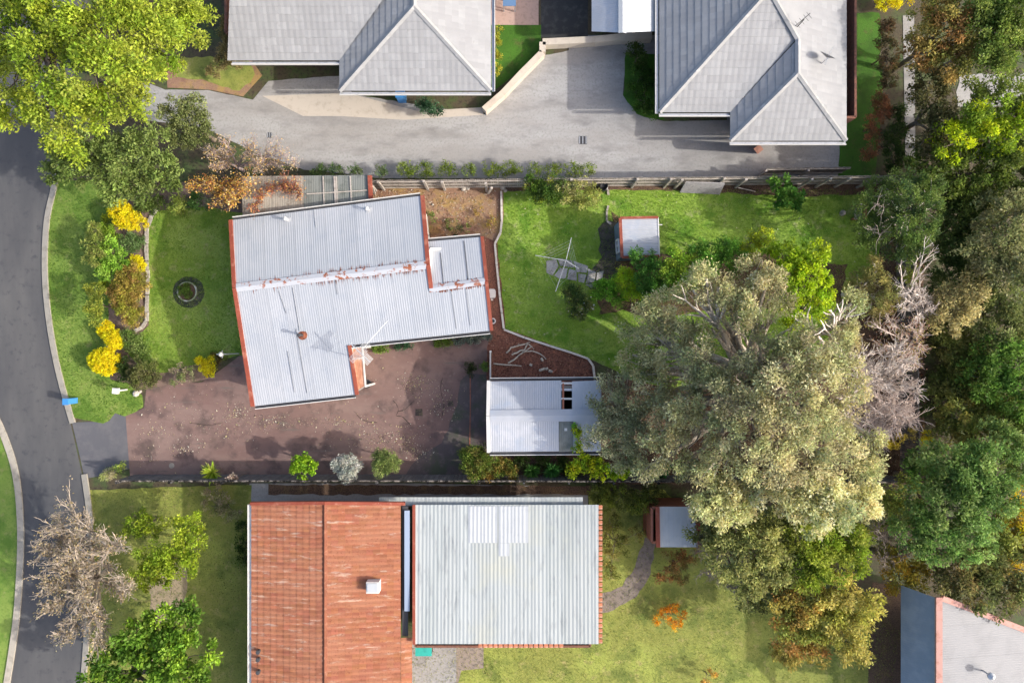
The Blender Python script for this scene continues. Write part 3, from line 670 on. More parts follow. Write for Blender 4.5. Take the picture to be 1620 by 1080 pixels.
walls(gar,gw[::-1],lambda x,y:min(GN.z(x,y),GS.z(x,y))-.05,GALV)
mb=MB(); mb.prism([W(790,612),W(939,612),W(939,699),W(790,700)],.03,.05); mb.build('floor_slab',mat('dark_floor',(0.03,0.03,0.03)),gar)
window(gar,on(gw[0],gw[3],.2),on(gw[0],gw[3],.8),.05,2.1,(-1,0),door=True,m=GALV)

# ---------------------------------------------------------------- little garden shed
sh=empty('garden_shed',W3(1008,375),'small blue-grey garden shed with white roof and orange-red trim on the back lawn','shed')
Ps=Plane.pts(W3(980,345,2.25),W3(1042,344,2.25),W3(1042,410,2.05)); 
sp=[Ps.unp(981,345),Ps.unp(1041,344),Ps.unp(1043,405),Ps.unp(984,407)]
corrugated(sh,ccw(sp),Ps,(0,1),ZINC2,sheet=.70,pitch=.13)
board(sh,'barge_board',z3(sp[0],Ps),z3(sp[3],Ps),.15,.13,BARGE); board(sh,'barge_board',z3(sp[0],Ps),z3(sp[1],Ps),.13,.12,BARGE); board(sh,'barge_board',z3(sp[3],Ps),z3(sp[2],Ps),.13,.12,BARGE)
board(sh,'barge_board',z3(sp[1],Ps,-.02),z3(sp[2],Ps,-.02),.06,.10,WHITE)
shw=[(sp[0][0]+.03,sp[0][1]-.06),(sp[1][0]-.1,sp[1][1]-.06),(sp[2][0]-.1,sp[2][1]+.06),(sp[3][0]+.03,sp[3][1]+.06)]
for i in range(4):
    a=Vector(shw[i]);b=Vector(shw[(i+1)%4]); d=(b-a).normalized(); L=(b-a).length; k=max(1,int(L/.3))
    for j in range(k):
        p=a.lerp(b,j/k)+d*.006;q=a.lerp(b,(j+1)/k)-d*.006; mb=MB(); mb.beam((p.x,p.y,1.03),(q.x,q.y,1.03),.04,2.0); mb.build('wall_board',BLUEW,sh)
window(sh,on(shw[3],shw[0],.15),on(shw[3],shw[0],.5),.9,1.7,(-1,0))
mb=MB(); x,y=sp[1]; mb.tube([(x+.02,y-.35,2.1),(x+.25,y-.35,2.1)],.03,6); mb.build('rain_spout',WHITE,sh)

# ---------------------------------------------------------------- neighbour houses to the north, pale tiles
pale=lambda r:(lambda t:(t,t,t))(r.uniform(.9,1.08))
def hipface(parent,pts,m=TILE_W,cols=pale,**k):
    """pts: three or more (px,py,z); plane from the first three, polygon taken on it"""
    q=[W3(*p) for p in pts]; pl=Plane.pts(q[0],q[1],q[2]); tiled(parent,ccw([(a[0],a[1]) for a in q]),pl,m,cols=cols,**k); return q,pl
def caps(parent,pairs,m,wd=.26):
    for a,b in pairs: ridgecap(parent,(a[0],a[1],a[2]+.08),(b[0],b[1],b[2]+.08),wd,m,seg=.42,ht=.07)
CAPW=mat('pale_ridge_tile',(0.31,0.31,0.31),[(3,(0.42,0.41,0.40),0.55,0.7)],objrand=.06)
hA=empty('neighbour_house',W3(600,40),'pale grey tiled house at the top with a hipped wing over the court','house')
e=2.7
wingS,_=hipface(hA,[(537,144,e),(777,144,e),(655,10,4.35)])
wingE,_=hipface(hA,[(777,144,e),(777,-130,e),(655,10,4.35),])
wingE2,_=hipface(hA,[(777,-130,e),(655,-130,4.35),(655,10,4.35)])
q=[W3(537,144,e),W3(655,10,4.35),W3(655,-130,4.35)]; plw=Plane.pts(*q); tiled(hA,ccw([(a[0],a[1]) for a in q]+[plw.unp(537,-130),plw.unp(537,97)]),plw,TILE_W,cols=pale)
mainS,_=hipface(hA,[(360,96,e),(537,96,e),(620,-20,4.10),(364,-20,4.10)])
caps(hA,[(W3(537,144,e),W3(655,10,4.35)),(W3(777,144,e),W3(655,10,4.35)),(W3(655,10,4.35),W3(655,-130,4.35))],CAPW)
gutter(hA,W3(537,145,e),W3(777,145,e),(0,-1),m=GALV); gutter(hA,W3(366,97,e),W3(537,97,e),(0,-1),m=GALV); gutter(hA,W3(778,144,e),W3(778,-130,e),(1,0),m=GALV)
wA=[W(388,85),W(556,85),W(556,131),W(762,131),W(762,-120),W(388,-120)]
walls(hA,wA,lambda x,y:2.6,BRICK)
window(hA,on(wA[0],wA[1],.12),on(wA[0],wA[1],.45),.9,2.1,(0,-1)); window(hA,on(wA[2],wA[3],.1),on(wA[2],wA[3],.35),.9,2.1,(0,-1)); window(hA,on(wA[2],wA[3],.62),on(wA[2],wA[3],.88),.9,2.1,(0,-1))
window(hA,on(wA[0],wA[1],.6),on(wA[0],wA[1],.75),.05,2.1,(0,-1),door=True,m=REDTIM)
hB=empty('neighbour_house',W3(1200,60),'pale grey tiled house at the top right with stepped hips and a dish','house')
rm=5.0; rw=4.2; ap=(1217,-16,rm)
hipface(hB,[(1155,178,e),(1043,178,e),ap,(1262,70,rw)][:3]+[(1262,60,rw)])
hipface(hB,[(1043,178,e),(1043,-130,e),(1217,-16,rm)]); hipface(hB,[(1043,-130,e),(1217,-130,rm),(1217,-16,rm)])
hipface(hB,[(1339,223,e),(1155,223,e),(1262,116,rw)])
hipface(hB,[(1155,223,e),(1155,178,e),(1262,62,rw),(1262,116,rw)])
hipface(hB,[(1339,-60,e),(1339,223,e),(1262,116,rw),(1262,60,rw),(1240,-60,4.6)])
q=[W3(1217,-16,rm),W3(1262,62,rw),W3(1290,-90,3.6),W3(1217,-130,rm)]; mb=MB(); mb.add([(a[0],a[1],a[2]+.05) for a in q],[(0,1,2,3)][:1]); mb.col=(1,1,1); mb.c=[(1,1,1)]; mb.build('roof_slope',TILE_W,hB)
caps(hB,[(W3(1043,178,e),W3(1217,-16,rm)),(W3(1217,-16,rm),W3(1262,62,rw)),(W3(1262,62,rw),W3(1262,116,rw)),(W3(1155,223,e),W3(1262,116,rw)),(W3(1339,223,e),W3(1262,116,rw)),(W3(1217,-16,rm),W3(1217,-130,rm))],CAPW)
gutter(hB,W3(1155,224,e),W3(1339,224,e),(0,-1),m=GALV); gutter(hB,W3(1043,179,e),W3(1155,179,e),(0,-1),m=GALV); gutter(hB,W3(1042,179,e),W3(1042,-130,e),(-1,0),m=GALV)
wB=[W(1052,168),W(1166,168),W(1166,210),W(1316,210),W(1316,-120),W(1052,-120)]
walls(hB,wB,lambda x,y:2.6,BRICK)
window(hB,on(wB[0],wB[1],.2),on(wB[0],wB[1],.7),.9,2.1,(0,-1)); window(hB,on(wB[2],wB[3],.12),on(wB[2],wB[3],.3),.05,2.1,(0,-1),door=True,m=REDTIM); window(hB,on(wB[2],wB[3],.45),on(wB[2],wB[3],.85),.7,2.1,(0,-1))
window(hB,on(wB[0],wB[5],.15),on(wB[0],wB[5],.4),.9,2.1,(-1,0))
mb=MB(); mb.beam(W3(1200,236,0),W3(1200,236,2.4),.35,.35); mb.build('porch_pier',mat('orange_brick',(0.42,0.20,0.13),[(5,(0.3,0.14,0.09),.5,.65)]),hB)
# dish and antenna standing on that roof
dx,dy=W(1303,98,3.7); di=empty('satellite_dish',(dx,dy,3.3),'dark grey satellite dish near the right eave of the pale roof','dish')
mb=MB(); mb.tube([(dx,dy,3.2),(dx,dy,3.9),(dx+.1,dy+.1,4.0)],.03,6); mb.build('mast',GALV,di)
mb=MB(); n=16; cx,cy,cz=dx-.05,dy+.05,4.1; ax1=Vector((.35,.75,.55)).normalized(); t1=ax1.cross(Vector((0,0,1))).normalized(); t2=ax1.cross(t1)
V=[tuple(Vector((cx,cy,cz)))]
for k in range(n):
    a=2*math.pi*k/n; V.append(tuple(Vector((cx,cy,cz))+(t1*math.cos(a)+t2*math.sin(a))*.40+ax1*.12))
mb.add(V,[(0,1+k,1+(k+1)%n) for k in range(n)]); mb.build('reflector',mat('dish_grey',(0.10,0.10,0.11),rough=.5),di,smooth=True)
mb=MB(); mb.tube([(cx,cy-.3,cz-.2),tuple(Vector((cx,cy,cz))+ax1*.55)],.015,5); mb.build('feed_arm',GALV,di)
dx,dy=W(1262,42,4.3); di=empty('roof_antenna',(dx,dy,4.0),'small dark roof antenna on the ridge of the pale tiled roof','antenna')
mb=MB(); mb.tube([(dx,dy,3.9),(dx,dy,5.0)],.025,6); mb.build('mast',DARKM,di)
mb=MB(); mb.tube([(dx-.4,dy-.3,5.0),(dx+.3,dy+.3,5.0)],.02,5); mb.build('boom',DARKM,di)
for t in (-.3,-.1,.1,.25):
    mb=MB(); mb.tube([(dx+t-.12,dy+t*.8+.15,5.0),(dx+t+.12,dy+t*.8-.15,5.0)],.01,4); mb.build('element',DARKM,di)
# carport gable at the top
cp=empty('garage',W3(985,10),'white gable-roofed garage between the two pale tiled houses','garage')
CWp=Plane.pts(W3(936,50,2.5),W3(936,-100,2.5),W3(985,50,3.2)); CEp=Plane.pts(W3(985,52,3.2),W3(985,-100,3.2),W3(1036,50,2.5))
corrugated(cp,ccw([W(936,50,2.5),W(936,-100,2.5),W(985,-100,3.2),W(985,52,3.2)]),CWp,(0,1),ZINC2); corrugated(cp,ccw([W(985,52,3.2),W(985,-100,3.2),W(1036,-100,2.5),W(1036,50,2.5)]),CEp,(0,1),CLEANW)
ridgecap(cp,W3(985,52,3.25),W3(985,-100,3.25),.4,CLEANW)
walls(cp,[W(946,45),W(1022,45),W(1022,-90),W(946,-90)],lambda x,y:2.45,CONCW)
window(cp,on(W(946,45),W(1022,45),.12),on(W(946,45),W(1022,45),.88),.05,2.2,(0,-1),door=True,m=WHITE)
# low cream retaining wall around the court lawn
rw_=empty('retaining_wall',W3(800,140),'low cream masonry wall bending round the small green lawn of the court','wall')
pts=[(766,176),(796,150),(826,118),(858,86),(858,70),(900,68),(940,66),(980,62),(1030,60)]
for a,b in zip(pts,pts[1:]):
    mb=MB(); A1=Vector(W3(*a,.3));B1=Vector(W3(*b,.3)); d=(B1-A1).normalized()*.004; mb.beam(A1+d,B1-d,.34,.6); mb.build('wall_segment',CONCW,rw_)

# ---------------------------------------------------------------- neighbour houses to the south
hC=empty('neighbour_house',W3(520,940),'house with weathered orange terracotta tiled gable roof beside the road lawn','house')
ez=3.0; rz=3.45
terra=lambda r:(lambda t:(t,t*r.uniform(.9,1.08),t*r.uniform(.9,1.1)))(r.choice((1.0,1.05,.92,.85,1.12,1.0)))
hipface(hC,[(398,798,ez),(398,1180,ez),(514,1180,rz),(514,797,rz)],TILE_R,terra,tw=.26,course=.34,rib=.035)
hipface(hC,[(514,797,rz),(514,1180,rz),(634,1180,ez),(634,798,ez)],TILE_R,terra,tw=.26,course=.34,rib=.035)
hipface(hC,[(634.6,1008,ez),(634.6,1180,ez),(652,1180,ez-.15),(652,1008,ez-.15)],TILE_R,terra,tw=.26,course=.34,rib=.035)
CAPR=mat('terracotta_ridge_tile',(0.19,0.065,0.035),[(4,(0.28,0.13,0.08),0.55,0.7)],objrand=.12,rough=.85)
caps(hC,[(W3(514,797,rz),W3(514,1180,rz))],CAPR)
board(hC,'barge_board',W3(397,796,ez+.02),W3(514,795,rz+.02),.16,.2,BARGE); board(hC,'barge_board',W3(514,795,rz+.02),W3(641,796,ez+.02),.16,.2,BARGE)
gutter(hC,W3(397,798,ez),W3(397,1180,ez),(-1,0),m=GALV)
wC=[W(450,812),W(628,812),W(628,1180),W(450,1180)]
topC=lambda x,y: min(ez+ (x-W(398,900,ez)[0])*.115, ez+(W(634,900,ez)[0]-x)*.115)-.12
walls(hC,wC[::-1],topC,BRICK)
window(hC,on(wC[0],wC[1],.2),on(wC[0],wC[1],.45),0.9,2.1,(0,1))
x,y=W(589,930,3.7); mb=MB(); mb.box(x-.32,y-.28,3.15,x+.32,y+.28,3.65); sk=mb.build('skylight_box',WHITE,hC); mb=MB(); mb.box(x-.26,y-.22,3.653,x+.26,y+.22,3.69); mb.build('skylight_dome',CLEANW,sk)
for py in (1030,1042,1062):
    x,y=W(409,py,3.2); mb=MB(); mb.lathe(x,y,[(.08,3.0),(.08,3.25),(.11,3.26),(.11,3.32),(0,3.33)],8); mb.build('roof_vent',DARKM,hC)
board(hC,'box_gutter',W3(641,800,2.8),W3(641,1005,2.8),.30,.06,DARKM)
board(hC,'skylight_strip',W3(644,807,2.92),W3(644,966,2.92),.26,.05,SKYL)
hD=empty('neighbour_house',W3(800,910),'low-pitched house roofed in off-white ribbed metal sheets next to the terracotta roof','house')
PD=Plane.pts(W3(655,798,2.8),W3(948,798,2.8),W3(948,1018,3.1))
pd=[PD.unp(655,798),PD.unp(947,798),PD.unp(947,1018),PD.unp(655,1018)]
corrugated(hD,ccw(pd),PD,(1,0),OFFWHITE,sheet=.76,pitch=.20,amp=.014)
cl=[PD.unp(741,800),PD.unp(787,800),PD.unp(787,858),PD.unp(741,858)]; corrugated(hD,ccw(cl),PD,(1,0),CLEANW,sheet=.76,pitch=.2,amp=.014,lift=.02,name='newer_roof_sheet')
cl=[PD.unp(789,800),PD.unp(836,800),PD.unp(836,858),PD.unp(789,858)]; corrugated(hD,ccw(cl),PD,(1,0),CLEANW,sheet=.76,pitch=.2,amp=.014,lift=.02,name='newer_roof_sheet')
cl=[PD.unp(789,858.5),PD.unp(806,858.5),PD.unp(806,879),PD.unp(789,879)]; corrugated(hD,ccw(cl),PD,(1,0),CLEANW,sheet=.76,pitch=.2,amp=.014,lift=.02,name='newer_roof_sheet')
Pe=Plane(2.55,0,0); ed=[W(600,786,2.55),W(922,786,2.55),W(922,799,2.55),W(600,799,2.55)]
corrugated(hD,ccw(ed),Pe,(1,0),OFFWHITE,sheet=1.5,pitch=.2,name='verandah_sheet')
TE=mat('orange_edge_tile',(0.42,0.15,0.075),[(5,(0.5,0.3,0.22),.5,.65)],objrand=.15)
tm=None
for i in range(27):
    y=798+ (i+.5)*220/27; x_,y_=PD.unp(950,y)
    if tm is None:
        mb=MB(); mb.box(-.10,-.10,-.05,.10,.10,.03); tm=bpy.data.meshes.new('tile'); tm.from_pydata(mb.v,[],mb.f); tm.materials.append(TE)
    o=link('edge_tile',tm,hD); og=ORG[hD.name]; o.location=(x_-og.x,y_-og.y,PD.z(x_,y_)-.04-og.z); 
for i in range(17):
    px=760+i*8; x_,y_=PD.unp(px,1021); o=link('edge_tile',tm,hD); og=ORG[hD.name]; o.location=(x_-og.x,y_-og.y,PD.z(x_,y_)-.04-og.z)
board(hD,'barge_board',z3(pd[0],PD,-.0),z3(pd[3],PD,-.0),.14,.16,BARGE)
wD=[W(668,812),W(925,812),W(925,988),W(668,988)]
walls(hD,wD[::-1],lambda x,y:2.65,BRICK)
window(hD,on(wD[0],wD[1],.15),on(wD[0],wD[1],.35),0.9,2.1,(0,1)); window(hD,on(wD[1],wD[2],.3),on(wD[1],wD[2],.6),0.9,2.1,(1,0))
# small white shed with red ends in the southern back yard
s2=empty('garden_shed',W3(1070,830),'small white-roofed shed with brick-red ends among the southern trees','shed')
Pz=Plane.pts(W3(1040,801,2.2),W3(1102,801,2.2),W3(1108,864,2.4)); q=[Pz.unp(1040,801),Pz.unp(1102,801),Pz.unp(1107,865),Pz.unp(1041,865)]
corrugated(s2,ccw(q),Pz,(1,0),CLEANW,sheet=.7,pitch=.15); 
board(s2,'barge_board',z3(q[0],Pz),z3(q[3],Pz),.2,.14,BARGE); board(s2,'barge_board',z3(q[1],Pz),z3(q[2],Pz),.2,.14,BARGE)
walls(s2,[(q[0][0]-.25,q[0][1]-.1),(q[1][0]-.2,q[1][1]-.1),(q[2][0]-.2,q[2][1]+.15),(q[3][0]-.25,q[3][1]+.15)][::-1],lambda x,y:2.1,REDTIM)
# house in the bottom right corner
hE=empty('neighbour_house',W3(1540,1010),'blue-shadowed metal roofed house with faded red barge at the bottom right corner','house')
E1=Plane.pts(W3(1483,946,4.6),W3(1483,1150,4.6),W3(1425,1150,3.2)); corrugated(hE,ccw([W(1425,925,3.2),W(1483,946,4.6),W(1483,1180,4.6),W(1425,1180,3.2)]),E1,(0,1),mat('shade_blue_roofing',(0.20,0.25,0.31),[(1,(0.26,0.31,0.37),.45,.65)],rough=.5),sheet=.8)  # shade of the west slope is put into its blue-grey colour
E2=Plane.pts(W3(1486,950,4.4),W3(1486,1150,4.4),W3(1640,1150,3.6)); corrugated(hE,ccw([E2.unp(1489,948),E2.unp(1680,1022),E2.unp(1680,1180),E2.unp(1489,1180)]),E2,(0,1),mat('dull_zinc',(0.20,0.205,0.22),[(1,(0.17,0.175,0.19),.45,.65)],rough=.6),sheet=.8)
board(hE,'barge_board',W3(1485,944,4.7),W3(1485,1180,4.7),.3,.12,mat('faded_pink_paint',(0.46,0.25,0.21),[(3,(0.36,0.17,0.13),.5,.65)])); a=E2.unp(1488,944); b=E2.unp(1680,1018); board(hE,'barge_board',z3(a,E2,.1),z3(b,E2,.1),.26,.14,bpy.data.materials['faded_pink_paint'])
walls(hE,[W(1460,965),W(1660,1040),W(1660,1180),W(1460,1180)][::-1],lambda x,y:3.1,BRICK)
x,y=E2.unp(1555,1060); z=E2.z(x,y); mb=MB(); mb.tube([(x,y,z-.1),(x,y,z+.5)],.04,6); mb.build('roof_vent',GALV,hE); mb=MB(); mb.lathe(x,y,[(.16,z+.5),(.18,z+.62),(.05,z+.74),(0,z+.75)],12); mb.build('vent_cowl',GALV,hE)

# ---------------------------------------------------------------- fences
def fence(label, pts, h, m, postm, side, posts=None, rails=3, step=2.4, cap=None, name='paling_fence', group=None):
    """side: unit 2D towards which rails and posts stand"""
    a=Vector(W(*pts[0])); b=Vector(W(*pts[-1])); e=empty(name,((a.x+b.x)/2,(a.y+b.y)/2,0),label,'fence',group)
    s=Vector(side); mb=MB()
    for p,q in zip(pts,pts[1:]):
        P=Vector(W(*p));Q=Vector(W(*q)); L=(Q-P).length; d=(Q-P).normalized(); n=int(L/.115)
        for i in range(n):
            t=(i+.5)*L/n; c=P+d*t; hh=h*(1+rnd.uniform(-.02,.02)); t_=rnd.uniform(.75,1.15); mb.col=(t_,t_,t_)
            lean=rnd.uniform(-.006,.006); o=s*rnd.choice((0,.012))
            mb.beam((c.x+o.x,c.y+o.y,0),(c.x+o.x+lean,c.y+o.y,hh),.100,.018,(s.x,s.y,0))
    o=mb.build('palings',m,e); o['kind']='stuff'
    for p,q in zip(pts,pts[1:]):
        P=Vector(W(*p));Q=Vector(W(*q)); L=(Q-P).length; d=(Q-P).normalized(); k=max(1,round(L/step))
        for i in range(k):
            A1=P+d*(L*i/k+.005)+s*.05; B1=P+d*(L*(i+1)/k-.005)+s*.05
            for r in range(rails):
                z=h*(.14+.74*r/max(1,rails-1)); mb=MB(); mb.beam((A1.x,A1.y,z),(B1.x,B1.y,z),.045,.08); mb.build('rail',postm,e)
            if posts is None:
                mb=MB(); c=P+d*(L*i/k)+s*.13; mb.beam((c.x,c.y,0),(c.x,c.y,h*.97),.11,.09); mb.build('post',postm,e)
            if cap:
                A1=P+d*(L*i/k+.003);B1=P+d*(L*(i+1)/k-.003); mb=MB(); mb.beam((A1.x,A1.y,h*1.02+.02),(B1.x,B1.y,h*1.02+.02),.08,.03); mb.build('capping',cap,e)
    for (px,py) in posts or []:
        x,y=W(px,py); mb=MB(); mb.beam((x,y,0),(x+rnd.uniform(-.02,.02),y+.04,h*.98),.12,.10); mb.build('post',postm,e)
    return e
fn=fence('long grey timber paling fence with rails and posts along the north boundary',[(380,300),(585,298),(790,296),(1000,293.5),(1200,292),(1420,290)],1.85,TIMBER,POSTW,(0,-1),
  posts=[(595,302),(608,301),(677,300),(704,301),(770,303),(830,298),(900,297),(999,297),(1050,297),(1067,298),(1130,296),(1163,297),(1220,295),(1262,297),(1290,296),(1320,296),(1355,297),(1400,294)],step=2.0)
fence('shade-darkened paling fence with pale capping along the south side of the driveway',[(212,750),(450,750),(760,750),(1100,751),(1418,752)],1.75,TIMBER_SHADE,TIMBER_SHADE,(0,-1),rails=2,cap=TIMBER)
fence('dark timber paling fence behind the dead tree on the east boundary',[(1424,752),(1420,520),(1414,292)],1.85,TIMBER_SHADE,TIMBER_SHADE,(1,0),rails=2)
fence('low timber fence between the pale court and the hedge',[(1200,275),(1330,273)],1.2,TIMBER,POSTW,(0,-1),rails=2)
# lattice leaning on the north fence
la=empty('lattice_panel',W3(1110,300),'grey diagonal lattice panel leaning on the north fence behind the lawn','lattice')
q=[Vector(W3(1076,304,.05)),Vector(W3(1138,307,.05)),Vector(W3(1146,290,1.2)),Vector(W3(1085,288,1.2))]
def bil(s,t): return (q[0].lerp(q[1],s)).lerp(q[3].lerp(q[2],s),t)
LT=mat('lattice_timber',(0.36,0.35,0.36),[(6,(0.26,0.25,0.26),.5,.65)])
mb=MB(); W_=2.0;Hh=1.25; n=26
for i in range(-12,n):
    for sg,lift in ((1,0),(-1,.014)):
        s0=i/n*1.0; pts2=[]
        for t in (0,1):
            s=s0+t*.46; pts2.append((s if sg>0 else 1-s,t))
        (sa,ta),(sb,tb)=pts2
        # clip to the panel in s
        def cl(sa,ta,sb,tb):
            if sa==sb: return None
            out=[]
            for lim in (0,1):
                pass
            lo,hi=0,1; ds=sb-sa
            t0=(0-sa)/ds;t1=(1-sa)/ds
            if t0>t1:t0,t1=t1,t0
            lo=max(0,t0);hi=min(1,t1)
            return None if lo>=hi-.02 else (sa+ds*lo,lo,sa+ds*hi,hi)
        r=cl(sa,ta,sb,tb)
        if r: mb.beam(bil(r[0],r[1])+Vector((0,-lift,lift)),bil(r[2],r[3])+Vector((0,-lift,lift)),.032,.012,(0,-.7,.5))
o=mb.build('laths',LT,la); o['kind']='stuff'
for a,b in ((0,1),(1,2),(2,3),(3,0)):
    mb=MB(); mb.beam(q[a],q[b],.05,.035); mb.build('frame',LT,la)
def thing1(name,label,cat,mb,m,base,group=None,smooth=False):
    o=mb.build(name,m,None,W3(*base),smooth); return setp(o,label,cat,group)
mb=MB(); mb.beam(W3(1168,297,.9),W3(1195,303,.03),.05,.03); thing1('loose_batten','thin loose batten slanting from the north fence onto the lawn','timber',mb,POSTW,(1180,300))
# leaning prop and timber edge by the patio cover
for a,b,lb in (((586,291,1.6),(593,306,.05),'thick raking timber prop beside the patio cover end'),((772,306,.05),(778,297,1.4),'raking timber prop against the fence above the mulch path')):
    mb=MB(); mb.beam(W3(*a),W3(*b),.12,.1); thing1('fence_prop',lb,'prop',mb,POSTW,(a[0],a[1]))

# ---------------------------------------------------------------- edgings
def edging(name,label,pts,wd,ht,m,seg,jit=.0,gap=.01):
    e=empty(name,W3(*pts[len(pts)//2]),label,'edging')
    for p,q in zip(pts,pts[1:]):
        P=Vector(W3(*p));Q=Vector(W3(*q)); L=(Q-P).length;k=max(1,round(L/seg)); d=(Q-P).normalized()
        for i in range(k):
            a=P.lerp(Q,i/k)+d*gap; b=P.lerp(Q,(i+1)/k)-d*gap; j=Vector((rnd.uniform(-jit,jit),rnd.uniform(-jit,jit),0)); z=Vector((0,0,ht/2+rnd.uniform(-.3,.3)*jit))
            mb=MB(); mb.beam(a+j+z,b+j+z,wd*(1+rnd.uniform(-4,4)*jit),ht); mb.build('edging_stone' if jit>0 else 'edging_block',m,e)
    return e
edging('lawn_edging','white concrete edging along the left side of the back lawn',[(793,303),(794,350),(792,368),(783,386),(786,420),(791,470),(797,520)],.11,.16,mat('white_edging',(0.62,0.57,0.51),[(4,(0.48,0.43,0.38),.5,.65)]),1.0)
edging('lawn_edging','white concrete edging curving between back lawn and red mulch',[(797,521),(830,534),(870,547),(905,558),(930,567),(938,578),(941,603)],.11,.16,bpy.data.materials['white_edging'],1.0)
edging('garden_edging','line of pale stones edging the front lawn garden bed',[(250,330),(240,345),(234,360),(233,400),(235,440),(234,480),(233,508),(226,518),(214,524)],.17,.12,STONE,.42,.025)
edging('garden_edging','short pieces of white stone edging left of the garden shed',[(961,300),(962,309)],.12,.12,STONE,.4,.02)
edging('garden_edging','broken white edging leading down to the blue-grey shed',[(962,326),(960,334),(960,350),(967,355)],.10,.12,STONE,.4,.02)
edging('garden_edging','rusty timber edging above the garage roof',[(775,598),(860,599),(941,599)],.06,.12,REDTIM,2.0)
edging('drive_edging','thin timber edging between the driveway and the garage slab',[(744,594),(744,650),(743,712)],.05,.05,REDTIM,1.4)
# screen by the mulch
mb=MB(); mb.beam(W3(776,557,.6),W3(776,600,.6),.05,1.1); sc=thing1('side_gate','narrow white gate panel standing by the mulch corner','gate',mb,WHITE,(776,575))
for py in (556,601):
    mb=MB(); mb.beam(W3(776,py,0),W3(776,py,1.3),.1,.1); mb.build('gate_post',WHITE,sc)
# round planter in the front lawn
pl=empty('ring_planter',W3(299,462),'round white masonry planter ring in a dark circle of the front lawn','planter')
cx,cy=W(299,462); mb=MB(); n=40
pts=[(cx+ .86*math.cos(i*2*math.pi/n)*(1+rnd.uniform(-.03,.03)), cy+.86*math.sin(i*2*math.pi/n)*(1+rnd.uniform(-.03,.03))) for i in range(n)]
mb.add([(x,y,.034) for x,y in pts],[tuple(range(n))]); mb.build('soil_circle',mat('dark_moss_soil',(0.05,0.055,0.035),[(3,(0.13,0.11,0.095),.5,.62),(9,(0.03,0.06,0.012),.5,.65)],bump=.5),pl)
mb=MB(); cx2,cy2=cx-.03,cy+.02; mb.lathe(cx2,cy2,[(.53,.03),(.55,.16),(.54,.21),(.49,.215),(.48,.18),(.48,.10)],36); mb.build('ring',mat('pale_ring_stone',(0.55,0.55,0.50),[(3,(0.22,0.26,0.14),.42,.55)]),pl,smooth=True)
mb=MB(); mb.lathe(cx2,cy2,[(.48,.13),(0.01,.15)],24); mb.build('soil',LITTER,pl)
P,D,s_,w_,C=crown_arrays([(cx2-.08,cy2,.2,.34),(cx2-.26,cy2+.12,.2,.24),(cx2+.05,cy2+.25,.18,.2),(cx2+.1,cy2-.15,.22,.22),(cx2-.5,cy2-.2,.1,.14)],[(0.14,0.22,0.035),(0.2,0.3,0.05),(0.09,0.15,0.03)],clump=.10,nleaf=26,leaf=.07)
leaves_mesh('plants',P,D,s_,w_,C,LEAF,pl)
# lamp post in the front lawn
x,y=W(378,559); lp=empty('lamp_post',(x,y,0),'slim white garden lamp post with cross head at the driveway corner','lamp')
mb=MB(); mb.tube([(x,y,0),(x,y,2.15)],.035,8); mb.build('pole',WHITE,lp)
mb=MB(); mb.lathe(x,y,[(.05,2.15),(.12,2.2),(.12,2.38),(.03,2.5),(0,2.52)],10); mb.build('lamp_head',WHITE,lp)
mb=MB(); mb.tube([(x-.28,y,2.2),(x+.2,y,2.2)],.025,6); mb.build('cross_arm',WHITE,lp); mb=MB(); mb.tube([(x,y-.2,2.15),(x,y+.2,2.15)],.025,6); mb.build('cross_arm',WHITE,lp)
# letterbox
x,y=W(201,616); lb=empty('letterbox',(x,y,0),'white box letterbox on a post at the edge of the verge grass','letterbox')
mb=MB(); mb.beam((x,y,0),(x,y,.85),.08,.08); mb.build('post',WHITE,lb)
mb=MB(); mb.beam((x-.05,y-.15,1.0),(x-.02,y+.15,1.0),.26,.26); bx=mb.build('box',WHITE,lb); mb=MB(); mb.beam((x+.085,y-.1,1.03),(x+.1,y+.1,1.03),.02,.03); mb.build('slot',BLACK,bx)
# rubbish drum, bins, tank items
x,y=W(953,299); mb=MB(); mb.lathe(x,y,[(.2,.02),(.22,.45),(.24,.62),(.20,.64),(.19,.5),(0,.45)],18); thing1('bin','open black plastic bin beside the variegated shrubs at the fence','bin',mb,BLACK,(953,299),smooth=False)
x,y=W(583,606); mb=MB(); mb.lathe(x,y,[(.16,.02),(.22,.40),(.24,.42),(.19,.42),(.17,.30),(0,.30)],18); thing1('plant_pot','dark round plant pot at the end of the porch strip','pot',mb,DARKM,(583,606))
x,y=W(780,508); e=empty('plant_pot',(x,y,0),'small white-rimmed round pot on the mulch path by the house corner','pot')
mb=MB(); mb.lathe(x,y,[(.10,.02),(.15,.3),(.165,.32),(.11,.32),(.10,.25)],18); mb.build('rim',PINKW,e); mb=MB(); mb.lathe(x,y,[(.105,.25),(0.01,.26)],14); mb.build('water',mat('pot_water',(0.05,0.08,0.08),rough=.1),e)
# washing machine like white unit
x,y=W(777,464,.6); e=empty('cooler_unit',(x,y,0),'rounded off-white cooler box beside the east wall on the mulch path','appliance')
mb=MB(); n=16; pr=[]
for k in range(n):
    a=2*math.pi*(k+.5)/n; c,s_=math.cos(a),math.sin(a); pr.append((x+.24*math.copysign(abs(c)**.5,c), y+.25*math.copysign(abs(s_)**.5,s_)))
mb.prism(pr,.03,.55); mb.build('body',PINKW,e); mb=MB(); mb.prism([(x+(a-x)*.94,y+(b-y)*.94) for a,b in pr],.553,.60); lid=mb.build('lid',PINKW,e)
mb=MB(); mb.box(x-.12,y-.08,.603,x-.06,y+.03,.62); mb.build('handle',GALV,lid); mb=MB(); mb.box(x-.02,y-.36,.02,x+.1,y-.28,.35); mb.build('hose_box',PINKW,e)
